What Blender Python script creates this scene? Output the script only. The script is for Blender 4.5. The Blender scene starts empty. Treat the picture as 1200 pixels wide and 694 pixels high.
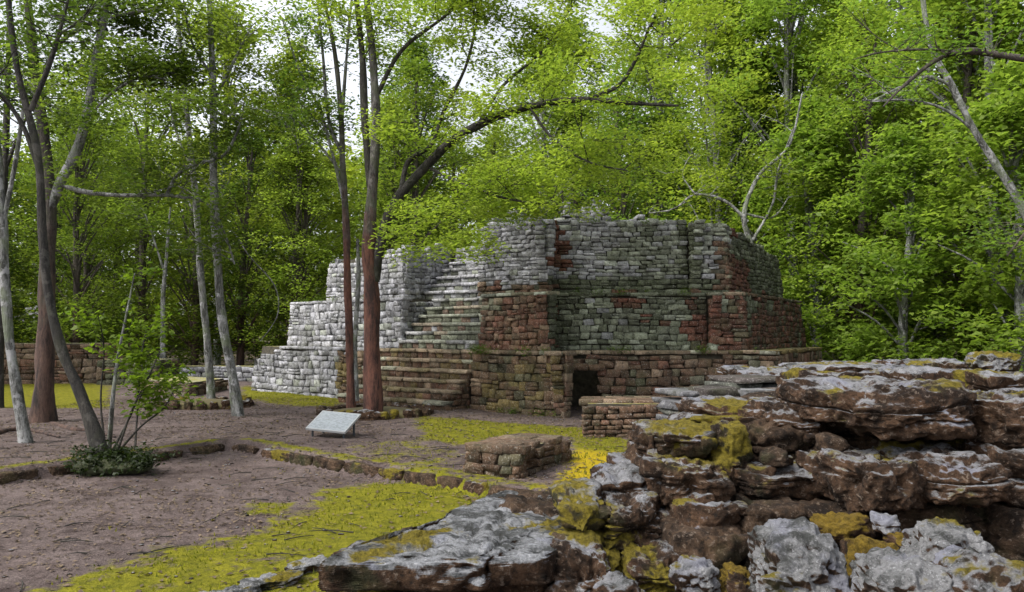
import bpy, bmesh, math, random
import numpy as np
from mathutils import Vector, Matrix
R = math.radians
random.seed(7); rng = np.random.default_rng(7)
scene = bpy.context.scene
col = scene.collection

# ------------------------------------------------------------------ camera, world, sun, exposure
F = 942.0; CAMZ = 2.1; PITCH = R(2.6)
cam = bpy.data.cameras.new("camera"); camo = bpy.data.objects.new("camera", cam); col.objects.link(camo)
cam.sensor_width = 36; cam.lens = 36 * F / 1200; cam.clip_start = 0.05; cam.clip_end = 3000
camo.location = (0, 0, CAMZ); camo.rotation_euler = (R(90) + PITCH, 0, 0)
scene.camera = camo
SUN_EL, SUN_AZ = 52, -62            # azimuth measured from +Y towards +X (negative: from the left)
w = bpy.data.worlds.new("World"); scene.world = w; w.use_nodes = True
nt = w.node_tree; bg = nt.nodes['Background']; bg.inputs[1].default_value = 0.14
sky = nt.nodes.new('ShaderNodeTexSky'); sky.sky_type = 'NISHITA'; sky.sun_disc = False
sky.sun_elevation = R(SUN_EL); sky.sun_rotation = R(SUN_AZ); sky.dust_density = 4.0; sky.air_density = 1.0
hs = nt.nodes.new('ShaderNodeHueSaturation'); hs.inputs['Saturation'].default_value = 0.22; hs.inputs['Value'].default_value = 1.45
nt.links.new(sky.outputs[0], hs.inputs['Color'])
# broken white cloud cover over the whole sky
tcw = nt.nodes.new('ShaderNodeTexCoord'); cn = nt.nodes.new('ShaderNodeTexNoise'); cn.inputs['Scale'].default_value = 2.2; cn.inputs['Detail'].default_value = 8
cr = nt.nodes.new('ShaderNodeValToRGB'); cr.color_ramp.elements[0].position = .35; cr.color_ramp.elements[1].position = .65
cr.color_ramp.elements[0].color = (.8, .8, .82, 1); cr.color_ramp.elements[1].color = (1.25, 1.25, 1.28, 1)
mm = nt.nodes.new('ShaderNodeMixRGB'); mm.blend_type = 'MULTIPLY'; mm.inputs[0].default_value = 1
nt.links.new(tcw.outputs['Generated'], cn.inputs['Vector']); nt.links.new(cn.outputs[0], cr.inputs[0])
nt.links.new(hs.outputs[0], mm.inputs[1]); nt.links.new(cr.outputs[0], mm.inputs[2]); nt.links.new(mm.outputs[0], bg.inputs[0])
sl = bpy.data.lights.new("sun", 'SUN'); sl.energy = 1.8; sl.angle = R(10); sl.color = (1, .95, .86)
so = bpy.data.objects.new("sun", sl); col.objects.link(so)
sd = Vector((math.sin(R(SUN_AZ)) * math.cos(R(SUN_EL)), math.cos(R(SUN_AZ)) * math.cos(R(SUN_EL)) , math.sin(R(SUN_EL))))
sd.y = -abs(sd.y)                    # sun behind-left of the camera
sky.sun_rotation = math.atan2(sd.x, sd.y)
so.rotation_euler = (sd).to_track_quat('Z', 'Y').to_euler()
scene.view_settings.view_transform = 'Standard'; scene.view_settings.look = 'None'
scene.view_settings.exposure = 0.72; scene.view_settings.gamma = 1
scene.cycles.max_bounces = 6; scene.cycles.transmission_bounces = 4; scene.cycles.diffuse_bounces = 3
scene.cycles.glossy_bounces = 2; scene.cycles.transparent_max_bounces = 4; scene.cycles.sample_clamp_indirect = 4
scene.cycles.use_denoising = True

# ------------------------------------------------------------------ helpers
CP, SP = math.cos(PITCH), math.sin(PITCH)
def at(x, y, D):                      # image point at forward distance D -> world
    a, b = (x - 600) / F, (347 - y) / F
    d = Vector((a, CP - b * SP, SP + b * CP)); t = D / d.y
    return Vector((d.x * t, D, CAMZ + d.z * t))
def gp(x, y, z=0.0):                  # image point on the level z -> world
    a, b = (x - 600) / F, (347 - y) / F
    d = Vector((a, CP - b * SP, SP + b * CP)); t = (z - CAMZ) / d.z
    return Vector((d.x * t, d.y * t, z))
def proj(P):                          # N x 3 -> pixel x, y, depth
    P = np.asarray(P, float); v = P - np.array([0, 0, CAMZ])
    dep = v[..., 1] * CP + v[..., 2] * SP; up = -v[..., 1] * SP + v[..., 2] * CP
    dep = np.where(dep < .05, .05, dep)
    return 600 + F * v[..., 0] / dep, 347 - F * up / dep, dep

def _hash(ix, iy, iz, seed):
    h = (ix.astype(np.int64) * 374761393 + iy.astype(np.int64) * 668265263 + iz.astype(np.int64) * 2147483647 + seed * 1442695041) & 0xffffffff
    h = ((h ^ (h >> 13)) * 1274126177) & 0xffffffff
    h = ((h ^ (h >> 16)) * 2246822519) & 0xffffffff
    return ((h >> 8) & 0xffff) / 32767.5 - 1.0
def vnoise(p, seed=0):
    p = np.asarray(p, float); i = np.floor(p); f = p - i; u = f * f * (3 - 2 * f); i = i.astype(np.int64)
    r = 0
    for dx in (0, 1):
        for dy in (0, 1):
            for dz in (0, 1):
                wgt = (u[:, 0] if dx else 1 - u[:, 0]) * (u[:, 1] if dy else 1 - u[:, 1]) * (u[:, 2] if dz else 1 - u[:, 2])
                r = r + wgt * _hash(i[:, 0] + dx, i[:, 1] + dy, i[:, 2] + dz, seed)
    return r
def fbm(p, oct=4, seed=0, ridged=False):
    r = 0; a = 1; s = 0; q = np.asarray(p, float)
    for k in range(oct):
        n = vnoise(q, seed + k * 17)
        if ridged: n = 1 - 2 * np.abs(n)
        r = r + a * n; s += a; a *= .5; q = q * 2.03 + 11.7
    return r / s

def mesh_np(name, V, faces, mats=None, tint=None, midx=None, smooth=False, attrs=None):
    """faces: (n,k) array or list of lists"""
    me = bpy.data.meshes.new(name)
    V = np.asarray(V, np.float32)
    if isinstance(faces, np.ndarray):
        n, k = faces.shape; me.vertices.add(len(V)); me.vertices.foreach_set('co', V.ravel())
        me.loops.add(n * k); me.loops.foreach_set('vertex_index', faces.astype(np.int32).ravel())
        me.polygons.add(n); me.polygons.foreach_set('loop_start', np.arange(0, n * k, k, dtype=np.int32))
        me.polygons.foreach_set('loop_total', np.full(n, k, np.int32))
    else:
        me.from_pydata([tuple(map(float, v)) for v in V], [], faces)
    for m in (mats or []): me.materials.append(m)
    if midx is not None: me.polygons.foreach_set('material_index', np.asarray(midx, np.int32))
    if smooth: me.polygons.foreach_set('use_smooth', np.ones(len(me.polygons), bool))
    me.update(calc_edges=True)
    if tint is not None:
        a = me.color_attributes.new('tint', 'FLOAT_COLOR', 'POINT')
        t = np.ones((len(V), 4), np.float32); t[:, :3] = tint; a.data.foreach_set('color', t.ravel())
    for k_, v_ in (attrs or {}).items():
        a = me.attributes.new(k_, 'FLOAT', 'POINT'); a.data.foreach_set('value', np.asarray(v_, np.float32))
    me.validate(clean_customdata=False)
    return me
def link(name, me, parent=None, loc=None, kind=None):
    o = bpy.data.objects.new(name, me); col.objects.link(o)
    if parent: o.parent = parent
    if loc is not None: o.location = loc
    if kind: o['kind'] = kind
    return o
def tag(o, label, cat, group=None):
    o['label'] = label; o['category'] = cat
    if group: o['group'] = group
    return o
def empty(name, loc, label, cat, group=None):
    o = bpy.data.objects.new(name, None); col.objects.link(o); o.location = loc; o.empty_display_size = .2
    return tag(o, label, cat, group)

# ------------------------------------------------------------------ materials
class NT:
    def __init__(s, name):
        s.m = bpy.data.materials.new(name); s.m.use_nodes = True; s.t = s.m.node_tree
        s.b = s.t.nodes['Principled BSDF']; s.out = s.t.nodes['Material Output']
    def n(s, typ, **kw):
        nd = s.t.nodes.new(typ)
        for k, v in kw.items():
            if k.startswith('i_'): nd.inputs[k[2:].replace('_', ' ')].default_value = v
            else: setattr(nd, k, v)
        return nd
    def l(s, a, b): s.t.links.new(a, b)
    def pos(s): return s.n('ShaderNodeNewGeometry').outputs['Position']
    def noise(s, vec, scale, detail=5, rough=.55, dist=0):
        nd = s.n('ShaderNodeTexNoise'); nd.inputs['Scale'].default_value = scale; nd.inputs['Detail'].default_value = detail
        nd.inputs['Roughness'].default_value = rough; nd.inputs['Distortion'].default_value = dist; s.l(vec, nd.inputs['Vector']); return nd.outputs[0]
    def ramp(s, fac, stops):
        nd = s.n('ShaderNodeValToRGB'); e = nd.color_ramp.elements
        while len(e) < len(stops): e.new(.5)
        for k, (p, c) in enumerate(stops):
            e[k].position = p; e[k].color = (c, c, c, 1) if not hasattr(c, '__len__') else (*c, 1)
        s.l(fac, nd.inputs[0]); return nd.outputs[0]
    def mix(s, fac, a, b, mode='MIX'):
        nd = s.n('ShaderNodeMixRGB'); nd.blend_type = mode
        for k, v in ((0, fac), (1, a), (2, b)):
            if isinstance(v, (int, float)): nd.inputs[k].default_value = v
            elif hasattr(v, '__len__'): nd.inputs[k].default_value = (*v, 1)
            else: s.l(v, nd.inputs[k])
        return nd.outputs[0]
    def math(s, op, a, b=None):
        nd = s.n('ShaderNodeMath'); nd.operation = op
        for k, v in ((0, a), (1, b)):
            if v is None: continue
            if isinstance(v, (int, float)): nd.inputs[k].default_value = v
            else: s.l(v, nd.inputs[k])
        return nd.outputs[0]
    def bump(s, h, strength, dist):
        nd = s.n('ShaderNodeBump'); nd.inputs['Strength'].default_value = strength; nd.inputs['Distance'].default_value = dist
        s.l(h, nd.inputs['Height']); s.l(nd.outputs[0], s.b.inputs['Normal']); return nd
    def stretch(s, vec, sc):
        nd = s.n('ShaderNodeMapping'); nd.inputs['Scale'].default_value = sc; s.l(vec, nd.inputs[0]); return nd.outputs[0]

def mat_stone():
    s = NT('weathered_masonry'); p = s.pos()
    c = s.n('ShaderNodeVertexColor', layer_name='tint').outputs[0]
    n1 = s.noise(p, 9, 8, .7); n2 = s.noise(p, 34, 6, .75); n3 = s.noise(p, 2.2, 5)
    v = s.mix(1, s.ramp(n1, [(.3, .55), (.7, 1.45)]), s.ramp(n2, [(.3, .6), (.7, 1.35)]), 'MULTIPLY')
    c = s.mix(1, c, v, 'MULTIPLY')
    c = s.mix(s.math('MULTIPLY', s.ramp(n2, [(.56, 0), (.63, 1)]), .55), c, (.42, .42, .38))      # pale lichen flecks
    c = s.mix(s.math('MULTIPLY', s.ramp(n1, [(.36, 1), (.44, 0)]), .6), c, (.035, .032, .025))       # black stain flecks
    c = s.mix(s.math('MULTIPLY', s.ramp(n3, [(.5, 0), (.64, 1)]), .35), c, (.05, .058, .028))
    n4 = s.noise(s.stretch(p, (2.2, 2.2, .35)), 1.6, 6, .65)                       # run-off streaks
    c = s.mix(s.math('MULTIPLY', s.ramp(n4, [(.52, 0), (.66, 1)]), .38), c, (.045, .042, .033))
    s.l(c, s.b.inputs['Base Color']); s.b.inputs['Roughness'].default_value = .95; s.b.inputs['Specular IOR Level'].default_value = .15
    s.bump(s.math('ADD', n1, s.math('MULTIPLY', n2, .4)), .9, .05); return s.m
def mat_mortar():
    s = NT('dark_mortar'); p = s.pos(); n1 = s.noise(p, 7, 6)
    s.l(s.ramp(n1, [(.3, (.02, .018, .013)), (.7, (.07, .06, .04))]), s.b.inputs['Base Color']); s.b.inputs['Roughness'].default_value = 1
    s.bump(n1, .8, .05); return s.m
def mat_top():
    s = NT('mossy_terrace_top'); p = s.pos(); n1 = s.noise(p, 3, 8); n2 = s.noise(p, 20, 5)
    c = s.mix(s.ramp(n1, [(.42, 0), (.56, 1)]), (.22, .2, .15), (.2, .19, .03)); c = s.mix(1, c, s.ramp(n2, [(.3, .6), (.7, 1.4)]), 'MULTIPLY')
    s.l(c, s.b.inputs['Base Color']); s.b.inputs['Roughness'].default_value = 1; s.bump(n2, .8, .04); return s.m
def mat_rock(name, grey=0.0, brown=(.085, .048, .027), moss=0.5, mosscol=(.15, .12, .014), light=(.33, .33, .345), streak=0):
    s = NT(name); g = s.n('ShaderNodeNewGeometry'); p = g.outputs['Position']
    sx = s.n('ShaderNodeSeparateXYZ'); s.l(g.outputs['Normal'], sx.inputs[0]); nz = sx.outputs[2]
    n1 = s.noise(p, 5, 9, .68, .3); n2 = s.noise(p, 26, 8, .72); n3 = s.noise(p, 1.8, 5); n4 = s.noise(p, 75, 4, .7)
    bro = s.mix(s.ramp(n1, [(.4, 0), (.62, 1)]), tuple(.22 * x for x in brown), tuple(1.35 * x for x in brown))
    bro = s.mix(s.ramp(n2, [(.36, .8), (.48, 0)]), bro, (.012, .01, .008))
    bro = s.mix(s.math('MULTIPLY', s.ramp(n2, [(.56, 0), (.63, 1)]), .6), bro, (.28, .22, .17))
    bro = s.mix(s.math('MULTIPLY', s.ramp(n3, [(.55, 0), (.66, 1)]), .35), bro, (.07, .085, .03))
    gre = s.mix(s.ramp(n1, [(.32, 0), (.68, 1)]), (.1, .103, .1), light)
    gre = s.mix(s.ramp(n2, [(.33, .85), (.5, 0)]), gre, (.05, .052, .05))
    gre = s.mix(s.math('MULTIPLY', s.ramp(n4, [(.56, 0), (.66, 1)]), .7), gre, (.5, .5, .51))
    gre = s.mix(s.math('MULTIPLY', s.ramp(s.noise(p, 3.1, 4), [(.56, 0), (.66, 1)]), .4), gre, (.23, .24, .33))
    gre = s.mix(s.ramp(n1, [(.4, .75), (.48, 0)]), gre, (.04, .042, .038))
    if streak:
        mp = s.n('ShaderNodeMapping'); mp.inputs['Rotation'].default_value = (0, 0, .5); mp.inputs['Scale'].default_value = (1, 4.5, 3); s.l(p, mp.inputs[0])
        gre = s.mix(s.ramp(s.noise(mp.outputs[0], 3.2, 8, .65, .4), [(.4, streak), (.5, 0)]), gre, (.035, .037, .036))
    f = s.math('ADD', s.math('ADD', s.math('MULTIPLY', nz, .9), s.math('MULTIPLY', s.math('SUBTRACT', n1, .5), 2.2)), grey - .05)
    c = s.mix(s.ramp(f, [(.22, 0), (.42, 1)]), bro, gre)
    mf = s.math('ADD', s.math('MULTIPLY', s.math('SUBTRACT', n3, .5), 5), s.math('ADD', s.math('MULTIPLY', s.math('SUBTRACT', n1, .5), 2), s.math('ADD', s.math('MULTIPLY', nz, .5), moss - 1.15)))
    mc = s.mix(s.ramp(n2, [(.35, 0), (.65, 1)]), tuple(.45 * x for x in mosscol), tuple(1.6 * x for x in mosscol))
    c = s.mix(s.ramp(mf, [(.1, 0), (.35, 1)]), c, mc)
    s.l(c, s.b.inputs['Base Color']); s.b.inputs['Roughness'].default_value = .92; s.b.inputs['Specular IOR Level'].default_value = .2
    s.bump(s.math('ADD', n1, s.math('ADD', s.math('MULTIPLY', n2, .6), s.math('MULTIPLY', n4, .2))), 1.0, .1); return s.m
def mat_ground():
    s = NT('dirt_and_moss'); p = s.pos()
    ms = s.n('ShaderNodeAttribute', attribute_name='moss').outputs['Fac']; ye = s.n('ShaderNodeAttribute', attribute_name='yellow').outputs['Fac']
    n1 = s.noise(p, .8, 8, .6); n2 = s.noise(p, 7, 8, .7); n3 = s.noise(p, 38, 5, .7); n5 = s.noise(p, 2.6, 7, .65)
    d = s.mix(s.ramp(n1, [(.38, 0), (.62, 1)]), (.056, .041, .037), (.112, .086, .079))
    d = s.mix(s.ramp(n5, [(.4, 0), (.62, .6)]), d, (.155, .124, .115))
    d = s.mix(1, d, s.ramp(n3, [(.32, .5), (.68, 1.5)]), 'MULTIPLY')
    d = s.mix(1, d, s.ramp(n2, [(.3, .65), (.7, 1.3)]), 'MULTIPLY')
    g = s.mix(s.ramp(n2, [(.35, 0), (.65, 1)]), (.085, .088, .008), (.19, .178, .014))
    g = s.mix(1, g, s.ramp(n3, [(.3, .6), (.7, 1.3)]), 'MULTIPLY')
    g = s.mix(ye, g, (.36, .26, .012))
    f = s.math('ADD', ms, s.math('ADD', s.math('MULTIPLY', s.math('SUBTRACT', n5, .5), 2.1), s.math('MULTIPLY', s.math('SUBTRACT', n2, .5), .9)))
    c = s.mix(s.ramp(f, [(.38, 0), (.66, 1)]), d, g)
    s.l(c, s.b.inputs['Base Color']); s.b.inputs['Roughness'].default_value = 1; s.b.inputs['Specular IOR Level'].default_value = .1
    s.bump(s.math('ADD', n2, n3), .8, .04); return s.m
def mat_leaf(name, trans=.55):
    s = NT(name); c = s.n('ShaderNodeVertexColor', layer_name='tint').outputs[0]
    oi = s.n('ShaderNodeObjectInfo').outputs['Random']
    c = s.mix(1, c, s.ramp(oi, [(0, (.62, .74, .8)), (.5, (1, 1, 1)), (1, (1.3, 1.16, 1.0))]), 'MULTIPLY')
    s.l(c, s.b.inputs['Base Color']); s.b.inputs['Roughness'].default_value = .55; s.b.inputs['Specular IOR Level'].default_value = .25
    tr = s.n('ShaderNodeBsdfTranslucent'); s.l(s.mix(1, c, (1.4, 1.5, .9), 'MULTIPLY'), tr.inputs[0])
    mx = s.n('ShaderNodeMixShader'); mx.inputs[0].default_value = trans; s.l(s.b.outputs[0], mx.inputs[1]); s.l(tr.outputs[0], mx.inputs[2]); s.l(mx.outputs[0], s.out.inputs[0])
    return s.m
def mat_bark(name, a, b, red=None, redz=(0, 0), fleck=.5):
    s = NT(name); p = s.pos(); q = s.stretch(p, (1, 1, .22)); n1 = s.noise(q, 8, 9, .8); n2 = s.noise(p, 2.5, 5); n3 = s.noise(q, 45, 5, .7)
    c = s.mix(s.ramp(n1, [(.42, 0), (.6, 1)]), a, b); c = s.mix(s.ramp(n3, [(.38, .75), (.5, 0)]), c, tuple(.3 * x for x in a))
    c = s.mix(s.math('MULTIPLY', s.ramp(n2, [(.5, 0), (.6, 1)]), .6), c, tuple(.45 * x for x in b[:1]) + (.55 * b[1], .3 * b[2]))
    c = s.mix(s.math('MULTIPLY', s.ramp(s.noise(p, 3.6, 7, .7), [(.54, 0), (.6, 1)]), fleck), c, tuple(min(.4, 1.7 * x + .06) for x in b))
    if red:
        sx = s.n('ShaderNodeSeparateXYZ'); s.l(p, sx.inputs[0])
        f = s.math('ADD', sx.outputs[2], s.math('MULTIPLY', s.math('SUBTRACT', n2, .5), 4))
        mr = s.n('ShaderNodeMapRange'); s.l(f, mr.inputs[0]); mr.inputs[1].default_value = redz[1]; mr.inputs[2].default_value = redz[0]
        mr.inputs[3].default_value = 0; mr.inputs[4].default_value = 1
        c = s.mix(mr.outputs[0], c, s.mix(s.ramp(s.noise(q, 5, 8, .8), [(.4, 0), (.62, 1)]), tuple(.15 * x for x in red), tuple(1.5 * x for x in red)))
    s.l(c, s.b.inputs['Base Color']); s.b.inputs['Roughness'].default_value = .9; s.bump(s.math('ADD', n1, s.math('MULTIPLY', n3, .4)), 1.0, .06); return s.m
STONE = mat_stone(); MORTAR = mat_mortar(); TOP = mat_top(); GROUND = mat_ground()
ROCK = mat_rock('brown_limestone', -.4, moss=.62); ROCKG = mat_rock('grey_limestone', -.15, moss=.55); ROCKS = mat_rock('streaked_slab', -.05, moss=.3, streak=.85, light=(.38, .39, .41))
ROCKL = mat_rock('pale_boulder', .4, moss=.5, light=(.35, .35, .355))
ROCKM = mat_rock('mossy_limestone', -.4, moss=.85); ROCKD = mat_rock('dark_limestone', -1.2, moss=.1, brown=(.08, .05, .03))
LEAF = mat_leaf('green_leaf'); LEAFD = mat_leaf('dark_leaf', .35)
ROCKMM = mat_rock('orange_moss', -.8, moss=1.6, mosscol=(.15, .1, .012))
BARKP = mat_bark('pale_bark', (.045, .047, .037), (.3, .3, .29), fleck=.7); BARKD = mat_bark('dark_bark', (.009, .008, .006), (.05, .044, .035), fleck=.3)
BARKR = mat_bark('reddish_bark', (.03, .027, .022), (.15, .14, .125), red=(.12, .05, .033), redz=(3.8, 5.8), fleck=.25)
BARKB = mat_bark('brown_bark', (.03, .025, .02), (.12, .1, .082), red=(.075, .042, .03), redz=(2.5, 5.0), fleck=.2)

# ------------------------------------------------------------------ ground
SUNK = -0.20
K0 = gp(270, 517); KR = gp(560, 562); KL = gp(0, 552)
ea = (KR - K0).normalized(); eb = (KL - K0).normalized()
def ab(x, y):
    M = np.array([[ea.x, eb.x], [ea.y, eb.y]]); Mi = np.linalg.inv(M)
    dx, dy = x - K0.x, y - K0.y
    return Mi[0, 0] * dx + Mi[0, 1] * dy, Mi[1, 0] * dx + Mi[1, 1] * dy
def ground_z(x, y):
    x = np.asarray(x, float); y = np.asarray(y, float)
    a, b = ab(x, y); d = np.minimum(a, b)
    z = SUNK * np.clip(d / .12 + .5, 0, 1)
    P = np.stack([x, y, 0 * x], -1).reshape(-1, 3)
    z = z + (.035 * vnoise(P * .6, 3) + .012 * vnoise(P * 3.0, 5)).reshape(x.shape)
    far = np.clip((y - 36) / 60, 0, 1); z = z + far * 1.0
    return z
def axis(lo, hi, fine, a, b):
    mid = np.arange(a, b, fine); l = []; r = []
    st = fine; v = a
    while v > lo: st *= 1.25; v -= st; l.append(v)
    st = fine; v = b
    while v < hi: st *= 1.25; v += st; r.append(v)
    return np.array(l[::-1] + list(mid) + r)
gx = axis(-900, 900, .11, -13, 9); gy = axis(-200, 1500, .11, 2.5, 29)
GX, GY = np.meshgrid(gx, gy); GZ = ground_z(GX, GY)
nx, ny = len(gx), len(gy); idx = np.arange(nx * ny).reshape(ny, nx)
faces = np.stack([idx[:-1, :-1], idx[:-1, 1:], idx[1:, 1:], idx[1:, :-1]], -1).reshape(-1, 4)
GV = np.stack([GX, GY, GZ], -1).reshape(-1, 3)
def sdpoly(px, py, poly, soft):       # soft inside mask of a polygon
    poly = np.array(poly, float); inside = np.zeros(px.shape, bool); dist = np.full(px.shape, 1e9)
    n = len(poly)
    for i in range(n):
        x1, y1 = poly[i]; x2, y2 = poly[(i + 1) % n]
        c = ((y1 > py) != (y2 > py)) & (px < (x2 - x1) * (py - y1) / (y2 - y1 + 1e-9) + x1); inside ^= c
        t = np.clip(((px - x1) * (x2 - x1) + (py - y1) * (y2 - y1)) / ((x2 - x1) ** 2 + (y2 - y1) ** 2), 0, 1)
        dist = np.minimum(dist, np.hypot(px - x1 - t * (x2 - x1), py - y1 - t * (y2 - y1)))
    return np.clip(np.where(inside, dist, -dist) / soft + .5, 0, 1)
def world_poly(pts, z=0): return [tuple(gp(x, y, z)[:2]) for x, y in pts]
MOSS = [(world_poly([(40, 694), (200, 645), (330, 612), (380, 575), (470, 560), (585, 574), (620, 600), (560, 694), (400, 760), (0, 740)], SUNK), .9, .85),
        (world_poly([(278, 604), (300, 588), (345, 588), (340, 604)], SUNK), .3, .8),
        (world_poly([(485, 487), (600, 497), (680, 502), (745, 520), (760, 575), (640, 572), (668, 545), (672, 514), (610, 508), (540, 522), (500, 515)]), .5, .95),
        (world_poly([(400, 519), (500, 512), (545, 530), (540, 556), (440, 540)]), .8, .45),
        (world_poly([(283, 452), (400, 466), (400, 478), (330, 474), (285, 468)]), .8, 1.0),
        (world_poly([(-80, 449), (130, 449), (130, 478), (-80, 478)]), .8, .9),
        (world_poly([(185, 436), (275, 438), (265, 446), (185, 446)]), .8, .9)]
mo = np.full(len(GV), 0.0)
for poly, soft, val in MOSS: mo = np.maximum(mo, val * sdpoly(GV[:, 0], GV[:, 1], poly, soft))
a_, b_ = ab(GV[:, 0], GV[:, 1]); edge = np.exp(-(((np.minimum(a_, b_) + .3) / .22) ** 2)) * (np.maximum(a_, b_) > 0)
mo = np.maximum(mo, .72 * edge * (a_ > -1))
mo[GV[:, 1] > 36] = .35
YEL = world_poly([(670, 528), (745, 535), (745, 572), (640, 575), (655, 555)])
ye = sdpoly(GV[:, 0], GV[:, 1], YEL, .5) * .8
gm = mesh_np('ground', GV, faces, [GROUND], smooth=True, attrs={'moss': mo, 'yellow': ye})
link('ground', gm, kind='structure')
def moss_at(x, y):
    m = np.zeros(len(x))
    for poly, soft, val in MOSS: m = np.maximum(m, val * sdpoly(x, y, poly, soft))
    return m

# ------------------------------------------------------------------ masonry stones
def chamfer_template(c=.2):
    V = []; ids = {}
    for sx in (-1, 1):
        for sy in (-1, 1):
            for sz in (-1, 1):
                for ax in range(3):
                    v = [sx * .5, sy * .5, sz * .5]
                    for k in range(3):
                        if k != ax: v[k] *= (1 - c)
                    ids[(sx, sy, sz, ax)] = len(V); V.append(v)
    Fq = []
    for ax in range(3):
        o = [k for k in range(3) if k != ax]
        for s in (-1, 1):
            q = []
            for a, b in ((-1, -1), (1, -1), (1, 1), (-1, 1)):
                k = [0, 0, 0]; k[ax] = s; k[o[0]] = a; k[o[1]] = b; q.append(ids[(*k, ax)])
            Fq.append(q)
    for ax in range(3):
        o = [k for k in range(3) if k != ax]
        for a in (-1, 1):
            for b in (-1, 1):
                q = []
                for s, axx in ((-1, o[0]), (1, o[0]), (1, o[1]), (-1, o[1])):
                    k = [0, 0, 0]; k[ax] = s; k[o[0]] = a; k[o[1]] = b; q.append(ids[(*k, axx)])
                Fq.append(q)
    Ft = []
    for sx in (-1, 1):
        for sy in (-1, 1):
            for sz in (-1, 1): Ft.append([ids[(sx, sy, sz, k)] for k in range(3)])
    V = np.array(V); out = []
    for f in Fq + Ft:
        p = V[f]; n = np.cross(p[1] - p[0], p[2] - p[0])
        out.append(f if np.dot(n, p.mean(0)) > 0 else f[::-1])
    return V, out
TV, TF = chamfer_template(.1)
TFt = []                                        # triangulated
for f in TF:
    for k in range(1, len(f) - 1): TFt.append([f[0], f[k], f[k + 1]])
TFt = np.array(TFt)
def stone_verts(c, ax_u, ax_n, size, jit=.1):
    """c centre, ax_u along wall, ax_n outward, size (w, d, h)"""
    J = (rng.random((24, 3)) - .5) * jit
    cj = {}
    v = TV * 1.0
    # shear the 8 corners coherently so blocks are uneven
    for sx in (-1, 1):
        for sy in (-1, 1):
            for sz in (-1, 1):
                m = (np.sign(v[:, 0]) == sx) & (np.sign(v[:, 1]) == sy) & (np.sign(v[:, 2]) == sz)
                v[m] += (rng.random(3) - .5) * jit * 1.6
    v = v + J * .5
    v = v * np.array(size)
    return c + v[:, :1] * ax_u + v[:, 1:2] * ax_n + v[:, 2:3] * np.array([0, 0, 1.0])
class Masonry:
    def __init__(s): s.st = []
    def add(s, V, tint, ok=True): s.st.append((V, tint))
    def wall(s, P0, P1, z0, z1, colf, rh=(.13, .2), ww=(.18, .36), batter=.085, topf=None, depth=.26, skip=None, prot=.05, gap=.012, jit=.14):
        P0 = np.array(P0[:2], float); P1 = np.array(P1[:2], float); L = np.linalg.norm(P1 - P0); d = (P1 - P0) / L; n = np.array([d[1], -d[0]])
        U = np.array([*d, 0]); N = np.array([*n, 0]); z = z0; row = 0; wob = random.random() * 99
        while z < z1 - .03:
            h = random.uniform(*rh)
            if z + h > z1 - .06: h = z1 - z
            x = 0.0
            while x < L - .02:
                w_ = random.uniform(*ww)
                if x + w_ > L - .08: w_ = L - x
                xc = x + w_ / 2; zc = z + h / 2 + .03 * math.sin(xc * 1.7 + wob) * (0 if row == 0 else 1)
                zt = z1 if topf is None else topf(xc / L)
                if zc + h * .3 < zt and not (skip and skip(xc, zc)):
                    parts = [(xc, zc, w_, h)]
                    if h > .15 and random.random() < .14:
                        parts = [(xc, zc - h / 4, w_, h / 2), (xc, zc + h / 4, w_, h / 2)]
                    for (a, b, c_, e) in parts:
                        off = -depth / 2 + random.random() * prot - batter * (b - z0)
                        c3 = np.array([*(P0 + d * a), b]) + N * off
                        V = stone_verts(c3, U, N, (c_ - gap, depth, e - gap), jit)
                        s.add(V, colf(c3, row, b))
                x += w_
            z += h; row += 1
    def emit(s, parent, limit=300, name='stone', stuffname='stone_facing', origin=(0, 0, 0)):
        o3 = np.array(origin, float); areas = []
        for V, t in s.st:
            px, py, dep = proj(V); a = (px.max() - px.min()) * (py.max() - py.min())
            if px.max() < 0 or px.min() > 1200: a = 0
            areas.append(a)
        order = np.argsort(-np.array(areas)); keep = order[:limit]; rest = order[limit:]
        for i in keep:
            V, t = s.st[i]; c = V.mean(0); tt = np.tile(t, (24, 1))
            link(name, mesh_np(name, V - c, TFt, [STONE], tint=tt), parent, Vector(c - o3))
        if len(rest):
            VV = np.concatenate([s.st[i][0] for i in rest]) - o3
            FF = np.concatenate([TFt + 24 * k for k in range(len(rest))]); TT = np.concatenate([np.tile(s.st[i][1], (24, 1)) for i in rest])
            link(stuffname, mesh_np(stuffname, VV, FF, [STONE], tint=TT), parent, kind='stuff')
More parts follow.
